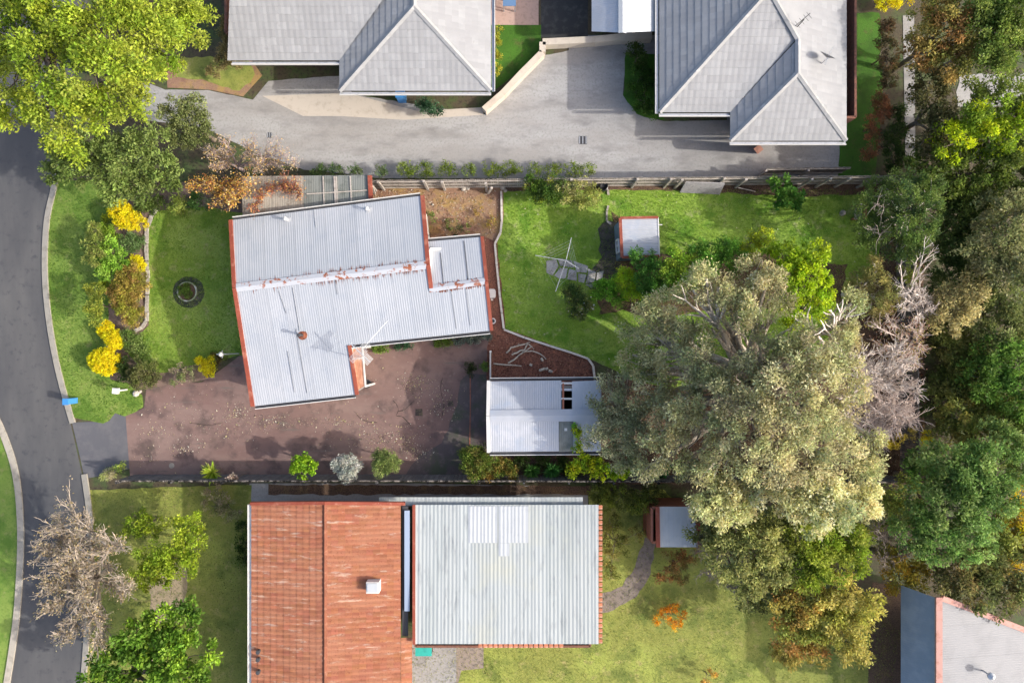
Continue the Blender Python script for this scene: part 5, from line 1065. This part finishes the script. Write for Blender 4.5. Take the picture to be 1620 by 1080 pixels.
NE=[('olive-brown rounded tree in the top right corner area',[(1475,60,34,5),(1500,95,32,5),(1455,85,26,4.6),(1510,40,36,5.5),(1480,20,30,5)],[(0.17,0.15,0.04),(0.22,0.22,0.05),(0.26,0.15,0.05)]),
('bushy green tree at the top right edge',[(1565,50,42,6),(1600,80,42,6),(1560,95,34,5.5),(1610,25,44,6.2),(1560,5,40,6)],[(0.12,0.17,0.03),(0.18,0.22,0.05),(0.08,0.12,0.02)]),
('dark tree beside the garden path',[(1475,165,28,4),(1490,200,30,4.2),(1470,225,26,3.8),(1468,130,24,3.6)],[(0.09,0.09,0.03),(0.13,0.11,0.045)]),
('tree with vivid yellow-lime tips below the pale gravel',[(1545,200,34,4.8),(1510,225,30,4.6),(1575,215,32,4.8),(1540,185,22,5.0),(1600,200,36,5)],[(0.3,0.38,0.015),(0.18,0.26,0.02),(0.10,0.16,0.02),(0.4,0.45,0.01)]),
('dark green tree at the right edge of the upper garden',[(1560,265,36,4.5),(1600,270,38,4.6),(1520,275,32,4.2),(1480,265,26,4),(1450,255,20,3.4)],[(0.06,0.09,0.015),(0.09,0.12,0.02)]),
('deep green tree just beyond the east fence',[(1520,330,36,5),(1500,370,36,5),(1530,400,38,5.2),(1490,310,28,4.5),(1500,440,32,4.6)],[(0.05,0.085,0.02),(0.08,0.12,0.03)]),
('grey-olive gum at the right edge',[(1590,340,48,8),(1570,390,44,8),(1610,420,44,8),(1630,300,40,7.5)],[(0.18,0.19,0.08),(0.14,0.16,0.06),(0.22,0.20,0.10)]),
('tan-leaved small gum beyond the dead trees',[(1520,480,28,6),(1495,505,24,5.6),(1530,460,24,6.2),(1500,470,22,5.6)],[(0.34,0.30,0.14),(0.28,0.25,0.11)]),
('olive tree with soft crown at the right edge middle',[(1580,480,40,6),(1610,520,42,6),(1570,530,36,5.6),(1560,455,26,5)],[(0.12,0.15,0.05),(0.16,0.18,0.06)]),
('fresh green tree right of the plot corner',[(1590,570,40,6),(1560,600,38,5.8),(1610,620,40,6),(1570,555,30,5.5)],[(0.09,0.17,0.03),(0.13,0.22,0.04),(0.06,0.12,0.02)]),
('low dark shrubbery mass beyond the east fence',[(1510,560,32,2.6),(1500,600,30,2.6),(1520,640,32,2.6),(1500,530,26,2.4)],[(0.07,0.09,0.025),(0.10,0.12,0.03)]),
('yellow-flecked tree outside the south-east corner',[(1515,660,32,4),(1550,660,30,4),(1505,690,28,3.6),(1540,690,28,3.8)],[(0.18,0.20,0.05),(0.28,0.24,0.06),(0.13,0.17,0.04)]),
('wide green tree outside the south-east corner',[(1490,740,40,6.5),(1530,750,42,6.8),(1570,740,42,6.8),(1460,780,38,6.2),(1510,800,42,7),(1560,790,44,7),(1440,830,34,6),(1480,850,36,6.2),(1530,850,38,6.4),(1575,700,36,6.2)],[(0.12,0.20,0.05),(0.16,0.25,0.07),(0.08,0.14,0.03),(0.2,0.26,0.08)]),
('green tree at the right edge beside yellow foliage',[(1610,680,36,5),(1625,730,36,5),(1600,650,30,4.6)],[(0.09,0.14,0.03),(0.14,0.18,0.04)]),
('golden autumn tree at the right edge',[(1612,790,30,4.2),(1605,830,28,4),(1625,860,26,4),(1595,880,20,3.4)],[(0.45,0.32,0.02),(0.3,0.26,0.04),(0.52,0.38,0.02)]),
('dark olive tree above the corner house roof',[(1540,920,40,5),(1580,930,38,5),(1510,905,34,5),(1550,890,34,5),(1615,900,30,4.6)],[(0.09,0.11,0.03),(0.13,0.14,0.05),(0.17,0.13,0.05)]),
('yellow-green tree at the middle of the southern wood',[(1275,855,36,6),(1300,890,36,6),(1320,840,34,6),(1340,880,32,5.6),(1270,900,32,5.6),(1355,860,24,5)],[(0.20,0.26,0.02),(0.26,0.28,0.05),(0.14,0.20,0.02)]),
('olive-gold tree south-east of the little white shed',[(1165,830,40,6),(1200,860,40,6.2),(1150,880,34,5.8),(1180,910,30,5.4),(1220,890,30,5.6),(1230,845,34,6)],[(0.20,0.21,0.07),(0.26,0.26,0.09),(0.14,0.16,0.05)]),
('pale ochre tree at the bottom of the southern wood',[(1350,960,34,5),(1330,1000,34,5),(1350,1030,24,4.6),(1300,960,32,5),(1320,930,30,5)],[(0.32,0.29,0.08),(0.26,0.26,0.05),(0.38,0.33,0.10)]),
('mixed green and orange tree under the pale ochre one',[(1260,980,34,4.6),(1250,1015,30,4.2),(1285,1020,28,4.2),(1235,950,28,4.4),(1275,945,28,4.6)],[(0.16,0.19,0.04),(0.35,0.20,0.06),(0.24,0.25,0.05)]),
('orange-yellow tree left of the corner house',[(1435,890,24,3.6),(1420,915,22,3.4),(1450,910,18,3.2),(1405,870,18,3.2)],[(0.45,0.28,0.03),(0.30,0.24,0.04),(0.2,0.2,0.04)]),
('soft olive tree filling the gap beyond the upper east fence',[(1530,300,34,4.5),(1560,320,34,4.5),(1545,350,34,4.5),(1490,240,28,3.6),(1620,235,30,4)],[(0.12,0.15,0.05),(0.16,0.18,0.06)]),
('mixed golden-green tree low beside the east fence middle',[(1500,540,30,3.4),(1545,560,32,3.6),(1530,590,32,3.6),(1495,620,28,3.2),(1575,640,30,3.6)],[(0.2,0.2,0.06),(0.13,0.17,0.04)]),
('green-gold tree beyond the south-east corner fence',[(1430,785,26,4),(1410,810,26,4),(1590,840,32,4.4),(1570,870,30,4.4)],[(0.14,0.19,0.04),(0.2,0.22,0.05)]),
('leafy tree closing the gap at the right edge by the gravel',[(1600,160,30,4),(1620,190,30,4),(1540,150,22,3.4),(1450,290,22,3.2)],[(0.16,0.2,0.04),(0.11,0.15,0.03)]),
('olive tree between the little white shed and southern wood',[(1110,830,24,4),(1130,850,24,4),(1125,815,24,4.2),(1240,930,28,4.4),(1190,945,24,4)],[(0.19,0.2,0.08),(0.14,0.16,0.05)]),
('tall gum overhanging the south boundary, left part',[(1120,780,36,7),(1160,785,36,7),(1140,800,30,6.6),(1195,785,28,6.8)],GUM),
('tall gum overhanging the south boundary, right part',[(1270,790,38,8.5),(1310,800,40,8.5),(1350,785,36,8),(1300,770,34,8.5),(1365,770,22,7.5),(1240,780,26,8)],GUM)]
for i,(lb,lo,pal) in enumerate(NE):
    lo=[(a,b_,r*1.16,z*.6 if (a>1480 and 290<b_<720) else z) for a,b_,r,z in lo]; pal=[tuple(min(.8,c_*1.3) for c_ in q_) for q_ in pal]
    plant('leafy_tree' if 'shrubbery' not in lb else 'shrub',lb,'tree' if 'shrubbery' not in lb else 'shrub',lo,pal,trunk=.14,**dict(clump=.34,nleaf=85,leaf=.16,cov=1.0))
bare('bare_tree','leafless grey tree in the gap of the southern wood','tree',(1405,860),[(1390,840,3.5),(1420,850,3.6),(1400,880,3.4),(1425,875,3.2)],TWIG,levels=3,r0=.06,kids=4)
bare('bare_tree','thin leafless tree right of the little white shed','tree',(1120,890),[(1110,860,3.2),(1135,880,3.2),(1115,905,3.0),(1140,910,3.0),(1160,930,2.8)],TWIG,levels=3,r0=.06,kids=4)
plant('shrub','rusty orange shrub south of the little white shed','shrub',[(1065,890,20,1.6),(1078,905,18,1.4),(1050,905,16,1.3),(1090,880,16,1.5)],[(0.28,0.17,0.06),(0.2,0.17,0.05),(0.36,0.18,0.06)],trunk=.05,**dict(ks,cov=.7))
plant('shrub','vivid orange shrub glowing at the lawn edge','shrub',[(1055,970,11,1.0),(1068,985,11,1.0),(1044,980,9,.9),(1064,958,9,1.0),(1080,975,8,.8)],[(0.75,0.33,0.02),(0.70,0.28,0.02)],trunk=.03,**dict(k0,cov=.8))
plant('shrub','small orange shrub at the bottom of the southern lawn','shrub',[(1125,1065,9,.9),(1115,1075,8,.8)],[(0.6,0.35,0.05),(0.5,0.3,0.08)],trunk=.03,**dict(k0,cov=.7))
plant('shrub','olive shrub along the wall right of the white deck roof','shrub',[(965,850,16,1.4),(960,880,15,1.3),(985,860,16,1.3),(970,825,14,1.2),(1010,840,14,1.1),(965,905,13,1.0)],[(0.18,0.19,0.04),(0.26,0.22,0.06),(0.13,0.15,0.03)],trunk=.04,**dict(ks,cov=.7))
plant('shrub','dark shrub mass above the little white shed','shrub',[(985,785,22,2.0),(1010,795,20,2.0),(1030,780,18,2.0),(960,790,18,1.8),(950,775,18,1.8)],[(0.12,0.14,0.03),(0.08,0.10,0.02),(0.2,0.24,0.03)],trunk=.06,**ks)
# southwest front garden
plant('leafy_tree','lime-green tree over the pale front lawn, right of its twin tuft','tree',[(295,835,26,3),(305,860,26,3.2),(285,885,28,3.2),(260,900,28,3),(235,905,26,2.8),(245,875,28,3)],LIME,trunk=.09,**dict(clump=.26,nleaf=80,leaf=.13,cov=1.0))
plant('shrub','lime-green tuft at the upper left of the lime tree','shrub',[(225,825,22,2.2),(208,838,14,2.0),(245,830,16,2.0)],LIME,trunk=.06,**dict(clump=.24,nleaf=70,leaf=.12,cov=1.0))
bare('bare_tree','wide leafless grey tree leaning over the road','tree',(175,900),[(95,840,4.2),(120,820,4.4),(75,870,4.2),(80,920,4.4),(85,960,4.4),(110,1000,4.2),(145,840,4.6),(120,880,4.8),(130,930,4.8),(150,970,4.6),(180,860,4.4),(100,900,4.6),(195,930,4.2),(160,1000,4.0)],mat('grey_twig',(0.40,0.34,0.28),[(4,(0.28,0.23,0.18),.45,.65)]),levels=3,r0=.13,kids=5,zf=1.2,leaves=([(0.45,0.36,0.22),(0.38,0.28,0.12),(0.3,0.28,0.16)],6000,.10))
plant('leafy_tree','large glossy green tree at the bottom left of the photo','tree',[(255,985,36,4.5),(290,990,32,4.4),(220,1010,38,4.8),(265,1030,42,5),(305,1035,34,4.6),(180,1050,40,4.6),(225,1070,44,5),(280,1080,44,5),(160,1085,34,4.2),(310,1085,30,4.4),(300,960,20,4)],[(0.10,0.20,0.02),(0.15,0.27,0.03),(0.06,0.13,0.015),(0.22,0.34,0.03)],base=(240,1040),trunk=.18,**dict(clump=.34,nleaf=70,leaf=.19,cov=.95,aspect=.6))
plant('shrub','straggly pale shrub by the corner of the terracotta house','shrub',[(345,785,20,1.2),(360,805,18,1.1),(375,815,14,1.0),(335,800,14,.9)],[(0.28,0.26,0.13),(0.2,0.22,0.08),(0.35,0.28,0.2)],trunk=.04,**dict(ks,cov=.5))
plant('shrub','low dark shrub below the straggly one at the terracotta wall','shrub',[(385,860,12,1.0),(385,885,10,.9),(384,835,10,.9)],DK,trunk=.03,**ks)
# driveway side
def spiky(label,px,py,h,n,L,cols):
    x,y=W(px,py); e=empty('spiky_plant',(x,y,0),label,'plant'); a=rng.uniform(0,6.28,n); el=rng.uniform(.2,1.2,n); D=np.stack([np.cos(a)*np.cos(el),np.sin(a)*np.cos(el),np.sin(el)],1); l=L*(.7+.5*rng.random(n)); P=np.array([x,y,h])+D*l[:,None]*.5
    leaves_mesh('fronds',P,D,l,l*.13,np.array(cols)[rng.integers(len(cols),size=n)],LEAF,e); mb=MB(); mb.tube([(x,y,0),(x,y,h)],[.1,.07],7); mb.build('stem',BARK,e)
spiky('yellow-green strappy rosette plant on the south fence',347,742,.9,150,.65,[(0.4,0.5,0.04),(0.25,0.4,0.03),(0.5,0.55,0.1)])
plant('shrub','small pinkish dried flower clump right of the strappy rosette','shrub',[(366,756,7,1.6),(374,758,6,1.6)],[(0.5,0.35,0.3),(0.6,0.5,0.4),(0.3,0.2,0.15)],trunk=.02,**dict(k0,cov=.6))
plant('shrub','glossy lime-green round bush on the south fence','shrub',[(481,740,20,2.1),(474,735,13,2.0),(488,735,13,2.0)],[(0.24,0.40,0.02),(0.32,0.48,0.03),(0.14,0.28,0.02)],trunk=.05,**dict(clump=.16,nleaf=34,leaf=.13,cov=1.2,aspect=.7))
plant('shrub','silvery grey-white bush between the lime and grey-green ones','shrub',[(548,738,20,2.1),(540,733,14,2.0),(558,735,14,2.0),(550,747,16,1.9)],[(0.50,0.52,0.46),(0.40,0.43,0.38),(0.58,0.56,0.50)],trunk=.05,**dict(k0))
plant('shrub','feathery grey-green bush right of the silvery one','shrub',[(611,730,20,2.2),(605,722,14,2.1),(620,735,15,2.0),(602,738,14,2.0)],[(0.24,0.30,0.09),(0.30,0.36,0.12),(0.16,0.22,0.06)],trunk=.05,**dict(k0,aspect=.3,leaf=.11))
plant('shrub','large dark green fence bush left below the garage','shrub',[(748,718,20,2.4),(755,732,22,2.5),(766,722,20,2.4),(745,740,18,2.2),(738,724,14,2.0)],[(0.09,0.15,0.02),(0.14,0.20,0.03),(0.17,0.15,0.035)],trunk=.08,**ks)
plant('shrub','russet-flecked bush right of the large fence bush','shrub',[(782,738,18,2.0),(800,742,16,1.9),(808,748,13,1.8),(770,748,15,1.9)],[(0.15,0.16,0.03),(0.27,0.17,0.04),(0.10,0.14,0.02)],trunk=.06,**ks)
spiky('bright green feathery frond clump below the garage, left of two',841,742,.5,240,.55,[(0.10,0.28,0.05),(0.16,0.36,0.08)])
spiky('bright green feathery frond clump below the garage, right of two',873,741,.5,260,.6,[(0.10,0.30,0.06),(0.16,0.38,0.10)])
plant('shrub','dark fern undergrowth behind the two frond clumps','shrub',[(825,732,13,.8),(856,730,13,.8),(888,734,12,.8),(905,745,13,.9)],DK,trunk=.03,**dict(k0,aspect=.25,leaf=.12))
plant('citrus_tree','yellow-green leafy tree growing up past the garage corner','tree',[(915,690,9,2.9),(912,705,9,2.9),(920,728,16,2.6),(935,738,18,2.6),(955,742,18,2.6),(975,748,14,2.4),(905,742,13,2.2),(990,744,12,2.2),(908,675,6,2.9)],[(0.25,0.40,0.02),(0.38,0.46,0.02),(0.12,0.25,0.02),(0.50,0.50,0.02)],base=(935,728),trunk=.08,**dict(clump=.17,nleaf=30,leaf=.13,cov=1.1,aspect=.65))
plant('shrub','emerald shrub under the gum at the south fence','shrub',[(1045,745,12,1.2),(1052,735,10,1.2)],[(0.03,0.16,0.03),(0.05,0.24,0.05)],trunk=.03,**ks)
plant('shrub','small potted green plant in the shade beside the white gate panel','shrub',[(767,580,7,.6)],[(0.12,0.22,0.03),(0.2,0.3,0.05)],trunk=.02,**k0)
plant('shrub','dark clipped box plant left of the potted plant','shrub',[(744,580,8,.6),(744,588,7,.5)],[(0.035,0.05,0.015),(0.05,0.07,0.02)],trunk=.02,**k0)
for px,py,r,c,lb in ((600,551,8,0,'left'),(640,546,7,1,'second'),(700,539,10,0,'middle'),(735,535,9,2,'greyish'),(760,532,8,2,'right end')):
    plant('border_plant',f'{lb} low plant tucked under the south eave of the east wing','plant',[(px,py,r,.4),(px+r,py-1,r,.4),(px-r,py+1,r,.35)],[[(0.12,0.2,0.03),(0.2,0.26,0.05)],[(0.04,0.1,0.05),(0.06,0.14,0.06)],[(0.16,0.22,0.18),(0.2,0.22,0.17)]][c],trunk=.02,**dict(k0,flat=.5))
# back yard
plant('shrub','dark green bush with yellow tips at the north fence','shrub',[(850,302,20,2.0),(865,298,20,2.1),(845,292,16,2.0),(872,310,14,1.7),(857,315,12,1.4)],[(0.06,0.13,0.015),(0.10,0.18,0.02),(0.04,0.08,0.015),(0.3,0.3,0.03)],trunk=.07,**dict(ks,leaf=.10))
plant('shrub','cream and green variegated bush in the middle of the fence shrubs','shrub',[(890,297,14,1.9),(895,310,14,1.6),(905,296,13,1.8)],[(0.35,0.36,0.10),(0.12,0.18,0.04),(0.45,0.42,0.18)],trunk=.05,**dict(ks,leaf=.11,cov=.9))
plant('shrub','loose yellow-speckled bush beside the black bin','shrub',[(925,298,16,1.8),(938,305,14,1.6),(920,312,15,1.4),(912,320,12,1.0),(935,318,12,1.0)],[(0.34,0.36,0.09),(0.42,0.42,0.12),(0.22,0.26,0.08)],trunk=.05,**dict(ks,cov=.8))
plant('rose_bush','round glossy bush with white flowers below the clothesline','shrub',[(912,470,20,1.9),(918,480,18,1.7),(905,462,15,1.7),(914,492,15,1.4)],[(0.07,0.13,0.03),(0.16,0.2,0.05),(0.04,0.08,0.03),(0.22,0.22,0.08)],trunk=.06,**dict(ks,leaf=.10))
x,y=W(913,478); P=np.array([(x,y,1.05)])+np.array([(math.cos(a)*r,math.sin(a)*r*1.1-.15,z) for a,r,z in zip(rng.uniform(0,6.28,34),rng.uniform(.2,.75,34),rng.uniform(.1,.55,34))])
D=rng.normal(size=(34,3)); D/=np.linalg.norm(D,axis=1,keepdims=True); rb=[o for o in bpy.data.objects if o.name.startswith('rose_bush')][0]
leaves_mesh('flowers',P,D,np.full(34,.12),np.full(34,.11),np.full((34,3),.75),LEAF,rb)
plant('shrub','fresh green shrub left end of the back hedge','shrub',[(958,462,20,1.8),(968,450,18,1.8),(950,450,14,1.6),(975,470,16,1.6)],BRT,trunk=.06,**ks)
plant('shrub','yellow-tipped shrub beside the fresh green one','shrub',[(992,446,20,2.4),(1005,460,19,2.3),(985,436,15,2.3),(1012,472,15,2.1)],[(0.36,0.52,0.03),(0.5,0.6,0.03),(0.2,0.36,0.03)],trunk=.06,**ks)
plant('leafy_tree','dense dark green small tree below the white shed roof','tree',[(1018,415,20,3.0),(1005,405,14,2.8),(1030,430,20,3.2),(1045,445,24,3.4),(1035,465,24,3.2),(1020,450,22,3.0)],[(0.10,0.24,0.035),(0.15,0.32,0.05),(0.07,0.17,0.03)],trunk=.09,**dict(clump=.22,nleaf=60,leaf=.11,cov=1.0))
plant('leafy_tree','mid-green small tree with yellow flecks in the back hedge','tree',[(1062,412,23,3.6),(1075,425,23,3.6),(1055,435,23,3.6),(1085,445,21,3.6),(1090,408,18,3.4)],[(0.22,0.38,0.03),(0.34,0.44,0.05),(0.12,0.24,0.03)],trunk=.09,**dict(clump=.22,nleaf=60,leaf=.11,cov=1.0))
plant('leafy_tree','deep green leafy tree behind the pale gum crown','tree',[(1105,400,20,3.6),(1125,405,22,3.8),(1145,400,22,3.8),(1120,420,20,3.8),(1160,415,22,3.8),(1150,388,16,3.4)],[(0.10,0.25,0.025),(0.15,0.33,0.035),(0.07,0.16,0.025)],trunk=.09,**dict(clump=.22,nleaf=60,leaf=.11,cov=1.0))
plant('wattle_tree','small wattle with bright yellow top in the back hedge','tree',[(1200,372,16,3.4),(1212,378,15,3.4),(1190,385,14,3.2),(1185,400,18,3.2)],[(0.45,0.48,0.02),(0.3,0.38,0.03),(0.18,0.22,0.07)],trunk=.07,**dict(clump=.2,nleaf=55,leaf=.10,cov=1.0))
plant('lime_tree','big bright lime-green tree between lawn and gum','tree',[(1240,405,20,4.6),(1262,405,22,5.0),(1290,405,22,5.0),(1250,430,26,5.2),(1280,432,28,5.4),(1300,450,22,5),(1262,460,26,5.4),(1290,475,24,5),(1245,485,22,5.2),(1262,500,20,4.8),(1300,490,18,4.6),(1225,398,14,4.2),(1252,512,14,4.6)],[(0.34,0.46,0.015),(0.44,0.52,0.02),(0.2,0.34,0.015),(0.28,0.40,0.03)],base=(1268,455),trunk=.14,**dict(clump=.22,nleaf=60,leaf=.12,cov=1.05,aspect=.6))
plant('fig_tree','broad-leaved dark green bush at the north fence','shrub',[(1232,293,16,2.2),(1242,305,16,2.1),(1255,315,15,1.9),(1262,322,12,1.7),(1236,318,14,1.7)],[(0.10,0.24,0.03),(0.20,0.36,0.06),(0.05,0.14,0.02)],trunk=.06,**dict(clump=.2,nleaf=26,leaf=.17,cov=.95,aspect=.8))
plant('wattle_tree','dark green layered tree in the north-east corner of the yard','tree',[(1385,300,22,3.6),(1415,295,24,4),(1450,295,26,4),(1375,330,26,4.4),(1400,322,26,4.6),(1435,325,30,5),(1465,335,28,5),(1370,360,26,4.2),(1395,365,20,4.4),(1430,362,28,5),(1460,375,26,4.8),(1415,395,20,3.6),(1440,390,24,4.4),(1365,375,18,3.6),(1475,300,24,4.4)],[(0.08,0.14,0.035),(0.12,0.19,0.04),(0.18,0.24,0.05),(0.06,0.11,0.04)],base=(1410,345),bark=DEADWOOD,trunk=.12,**dict(clump=.26,nleaf=85,leaf=.11,cov=1.25,aspect=.4,flat=.5))
bare('bare_branches','pale bare limbs poking through the dark north-east tree','tree',(1400,345),[(1388,322,4.6),(1398,328,4.7),(1378,364,4.4),(1392,372,4.4)],TWIG,levels=2,r0=.04,kids=3,tl=.14)
plant('leafy_tree','olive-tan lichened tree right of the lime tree','tree',[(1362,445,20,3.6),(1350,455,16,3.4),(1385,440,20,4),(1400,460,20,4),(1385,478,22,3.8),(1408,480,16,3.6),(1388,415,14,3.8),(1380,500,16,3.4)],[(0.36,0.31,0.10),(0.28,0.28,0.10),(0.42,0.34,0.15),(0.20,0.22,0.07)],bark=DEADWOOD,trunk=.09,**dict(clump=.22,nleaf=60,leaf=.10,cov=1.1))
plant('shrub','small lime shrub among the white dead branches','shrub',[(1432,432,11,3.0),(1444,430,9,3.0),(1442,445,10,2.8)],[(0.3,0.34,0.05),(0.2,0.24,0.06)],trunk=.04,**ks)
plant('shrub','dark understorey foliage below the dead branches','shrub',[(1450,410,16,1.5),(1420,520,14,1.2),(1460,650,16,1.6),(1455,620,16,1.6),(1425,600,12,1.0)],[(0.05,0.09,0.015),(0.09,0.13,0.03)],trunk=.04,**dict(ks,cov=.6))
bare('dead_tree','bleached dead tree with long forked limb at the east fence','tree',(1412,470),[(1425,425,4.2),(1450,412,4.4),(1472,400,4.6),(1462,395,4.6),(1475,412,4.4)],DEADWOOD,levels=2,r0=.06,kids=2,spread=.4)
bare('dead_tree','upper dead tree of dense white branches beside the lichened tree','tree',(1440,490),[(1430,455,3.6),(1440,462,3.8),(1455,455,3.6),(1435,475,3.6),(1460,475,3.4),(1425,485,3.2),(1452,500,3.4),(1470,490,3.2)],DEADWOOD,levels=2,r0=.06,kids=5)
bare('dead_tree','middle dead tree with pinkish tangled branches near the fence','tree',(1430,540),[(1393,520,3.2),(1408,510,3.4),(1438,515,3.4),(1456,525,3.2),(1398,548,3.2),(1428,560,3.4),(1453,550,3.2),(1383,560,3),(1408,575,3.2),(1448,575,3)],mat('pinkish_dead_wood',(0.56,0.46,0.41),[(4,(0.68,0.6,0.55),.45,.65)]),levels=2,r0=.06,kids=5,leaves=([(0.38,0.33,0.12),(0.4,0.22,0.16)],1500,.09))
bare('dead_tree','largest dead tree, a fan of pale branches right of the gum','tree',(1352,610),[(1383,585,4.0),(1408,580,4.0),(1428,590,3.8),(1388,605,4.0),(1418,612,3.8),(1363,590,4.2),(1438,605,3.6),(1368,570,4),(1348,575,4.2),(1398,565,3.8),(1368,610,4.2),(1353,595,4.2),(1413,560,4),(1443,620,3.8),(1428,575,4),(1333,630,4.6)],DEADWOOD,tl=.24,levels=2,r0=.09,kids=5,spread=.65,zf=1.5)
bare('dead_tree','lowest dead tree, round dome of pinkish twigs above yellow leaves','tree',(1400,655),[(1358,640,3.4),(1368,625,3.6),(1388,630,3.8),(1413,640,3.6),(1428,655,3.4),(1358,665,3.4),(1378,675,3.4),(1403,672,3.4),(1418,675,3.2),(1348,650,3.2),(1433,635,3.2),(1388,690,3.0),(1373,655,3.6),(1398,655,3.8),(1343,665,3.8),(1413,660,3.8),(1438,665,3.4)],bpy.data.materials['pinkish_dead_wood'],levels=3,r0=.07,kids=4,spread=.65,zf=1.2,tl=.24)
plant('shrub','yellow-olive foliage hanging under the lowest dead tree','shrub',[(1402,705,14,2.0),(1390,700,11,2.0),(1420,695,12,2.0),(1440,685,11,2.0)],[(0.35,0.30,0.06),(0.26,0.22,0.06),(0.45,0.36,0.03)],trunk=.04,**dict(ks,cov=.8))
plant('flowering_shrub','bright yellow flowering shrub by the east fence','shrub',[(1464,688,8,1.4),(1468,698,8,1.4),(1460,696,6,1.2)],YEL,trunk=.03,**dict(k0,cov=.7))
plant('shrub','ivy-green leafy bush in the south-east corner','shrub',[(1450,725,18,2.0),(1462,740,16,2.0),(1440,740,16,1.8),(1455,752,14,1.8),(1468,718,12,1.8)],[(0.10,0.21,0.04),(0.16,0.28,0.07),(0.06,0.13,0.03)],trunk=.06,**dict(ks,leaf=.11))
# side yard weeds
for a,b,r,c,lb in ((682,335,8,(0.10,0.22,0.03),'small green weed beside the east gable wall'),(686,345,6,(0.16,0.28,0.04),'second small weed below the one at the gable wall'),(695,363,14,(0.42,0.24,0.13),'dry rusty seeding tuft in the side yard'),(716,352,12,(0.12,0.19,0.03),'green weed patch right of the rusty tuft'),(725,368,12,(0.05,0.10,0.03),'dark weed clump above the east wing roof'),(740,362,9,(0.15,0.2,0.04),'thin green weed trail in the side yard'),(760,335,9,(0.38,0.27,0.04),'ochre tuft in the middle of the side yard'),(777,350,10,(0.4,0.32,0.06),'yellowish tuft near the white edging')):
    plant('weed_clump',lb,'plant',[(a,b,r,.3)],[c,tuple(x*.7 for x in c)],trunk=.01,limbs=False,**dict(k0,cov=.55,flat=.3,nleaf=30))
# the great gum
GL=[(1115,440,30,8.5),(1095,458,24,8),(1135,455,24,8.5),(1190,432,32,8),(1210,450,30,8.5),(1170,455,22,8),(1230,478,22,7.5),(1180,500,32,8.5),(1155,490,22,7.6),(1205,515,26,8.2),(1045,485,28,6.6),(1025,505,24,6),(1040,525,28,6.4),(1075,510,28,6.8),(1065,550,28,6.6),(1105,560,30,7.8),(1125,590,32,8.2),(1095,600,26,7.6),(1080,640,30,7.6),(1105,650,28,7.8),(1055,665,26,7),(1070,695,28,7),(1035,690,22,6.6),(1160,590,26,8.4),(1190,575,26,8.8),(1150,630,30,8.8),(1190,640,32,9.4),(1220,560,28,9),(1245,540,28,9),(1270,520,24,8.6),(1225,600,32,9.6),(1255,590,30,9.8),(1290,560,32,9.6),(1320,550,28,9),(1330,515,22,8.2),(1345,530,22,8.2),(1335,580,26,9),(1345,620,26,8.6),(1300,605,32,10),(1265,640,34,10),(1230,660,32,9.8),(1300,650,32,9.6),(1335,660,26,8.8),(1190,690,32,9.4),(1150,680,30,9),(1225,710,32,9.4),(1265,695,32,9.6),(1300,700,30,9.2),(1150,725,26,8.2),(1190,735,26,8.6),(1235,745,28,8.8),(1275,735,28,9),(1310,735,26,8.6),(1340,705,24,8),(1365,720,24,7.4),(1380,735,18,7),(1350,745,20,7.4),(1120,705,24,7.6),(1115,745,22,7),(1345,480,20,8),(1125,520,18,7),(1015,590,24,5),(1040,615,26,5.4),(1015,640,26,5),(1050,640,26,6),(1040,590,24,5.6),(1025,560,24,5.6),(1000,560,20,5),(1025,745,22,5.5),(1080,735,26,6.6),(1050,720,26,6.2),(1380,690,18,6.6),(1000,530,20,5)]
plant('gum_tree','enormous olive-grey gum tree covering the south-east of the yard','tree',GL,GUM,base=(1175,612),h0=3,trunk=.38,bark=PALEBARK,**dict(clump=.38,nleaf=125,leaf=.14,cov=1.15,aspect=.45,jag=.10,spread=.55,varc=.22))
plant('gum_tree','smaller grey-green gum leaning over the garage end','tree',[(965,655,22,4.6),(950,675,24,4.8),(975,690,28,5),(990,665,22,5),(958,705,22,4.6),(985,720,24,4.6),(1000,700,20,5),(975,625,18,4.4),(1005,635,20,4.8),(960,600,14,4),(985,595,16,4.4),(1010,730,18,4.4),(970,640,24,4.8),(945,650,16,4.4),(1005,665,24,5),(1010,690,24,5),(935,635,9,3.8),(935,690,14,4.2)],GUMD,base=(995,668),trunk=.16,bark=PALEBARK,**dict(clump=.28,nleaf=90,leaf=.12,cov=1.0,aspect=.45,jag=.12))
bare('bare_branches','bleached bare limbs in the gap of the great gum crown','tree',(1160,560),[(1125,495,7.4),(1105,490,7.6),(1085,475,7.6),(1130,510,7.2)],PALEBARK,levels=1,r0=.10,kids=2,spread=.5,zf=3,tl=.12)
bare('bare_branches','silver bare limbs at the upper right of the great gum','tree',(1280,570),[(1305,520,8.6),(1320,500,8.8),(1330,495,8.8),(1275,510,8),(1340,500,8.4)],DEADWOOD,levels=1,r0=.09,kids=3,spread=.5,zf=3,tl=.15)


plant('shrub','olive rounded shrub on the verge, upper of the two beside the front bed','shrub',[(148,385,16,2.0),(152,405,16,2.0),(150,365,12,1.6)],[(0.2,0.25,0.05),(0.28,0.30,0.08),(0.13,0.18,0.035)],trunk=.05,**ks)
plant('shrub','yellowish green shrub on the verge, lower of the two beside the front bed','shrub',[(150,462,15,2.1),(148,485,16,2.2),(153,502,13,2.0)],[(0.28,0.30,0.04),(0.2,0.25,0.04),(0.14,0.18,0.03)],trunk=.05,**ks)
plant('grass_clump','fluffy grass clump at the driveway apron corner by the fence','plant',[(176,746,10,.6),(190,738,8,.7),(168,752,8,.4)],[(0.35,0.42,0.08),(0.25,0.36,0.05),(0.5,0.45,0.28)],trunk=.02,limbs=False,**dict(k0,aspect=.25,leaf=.12))
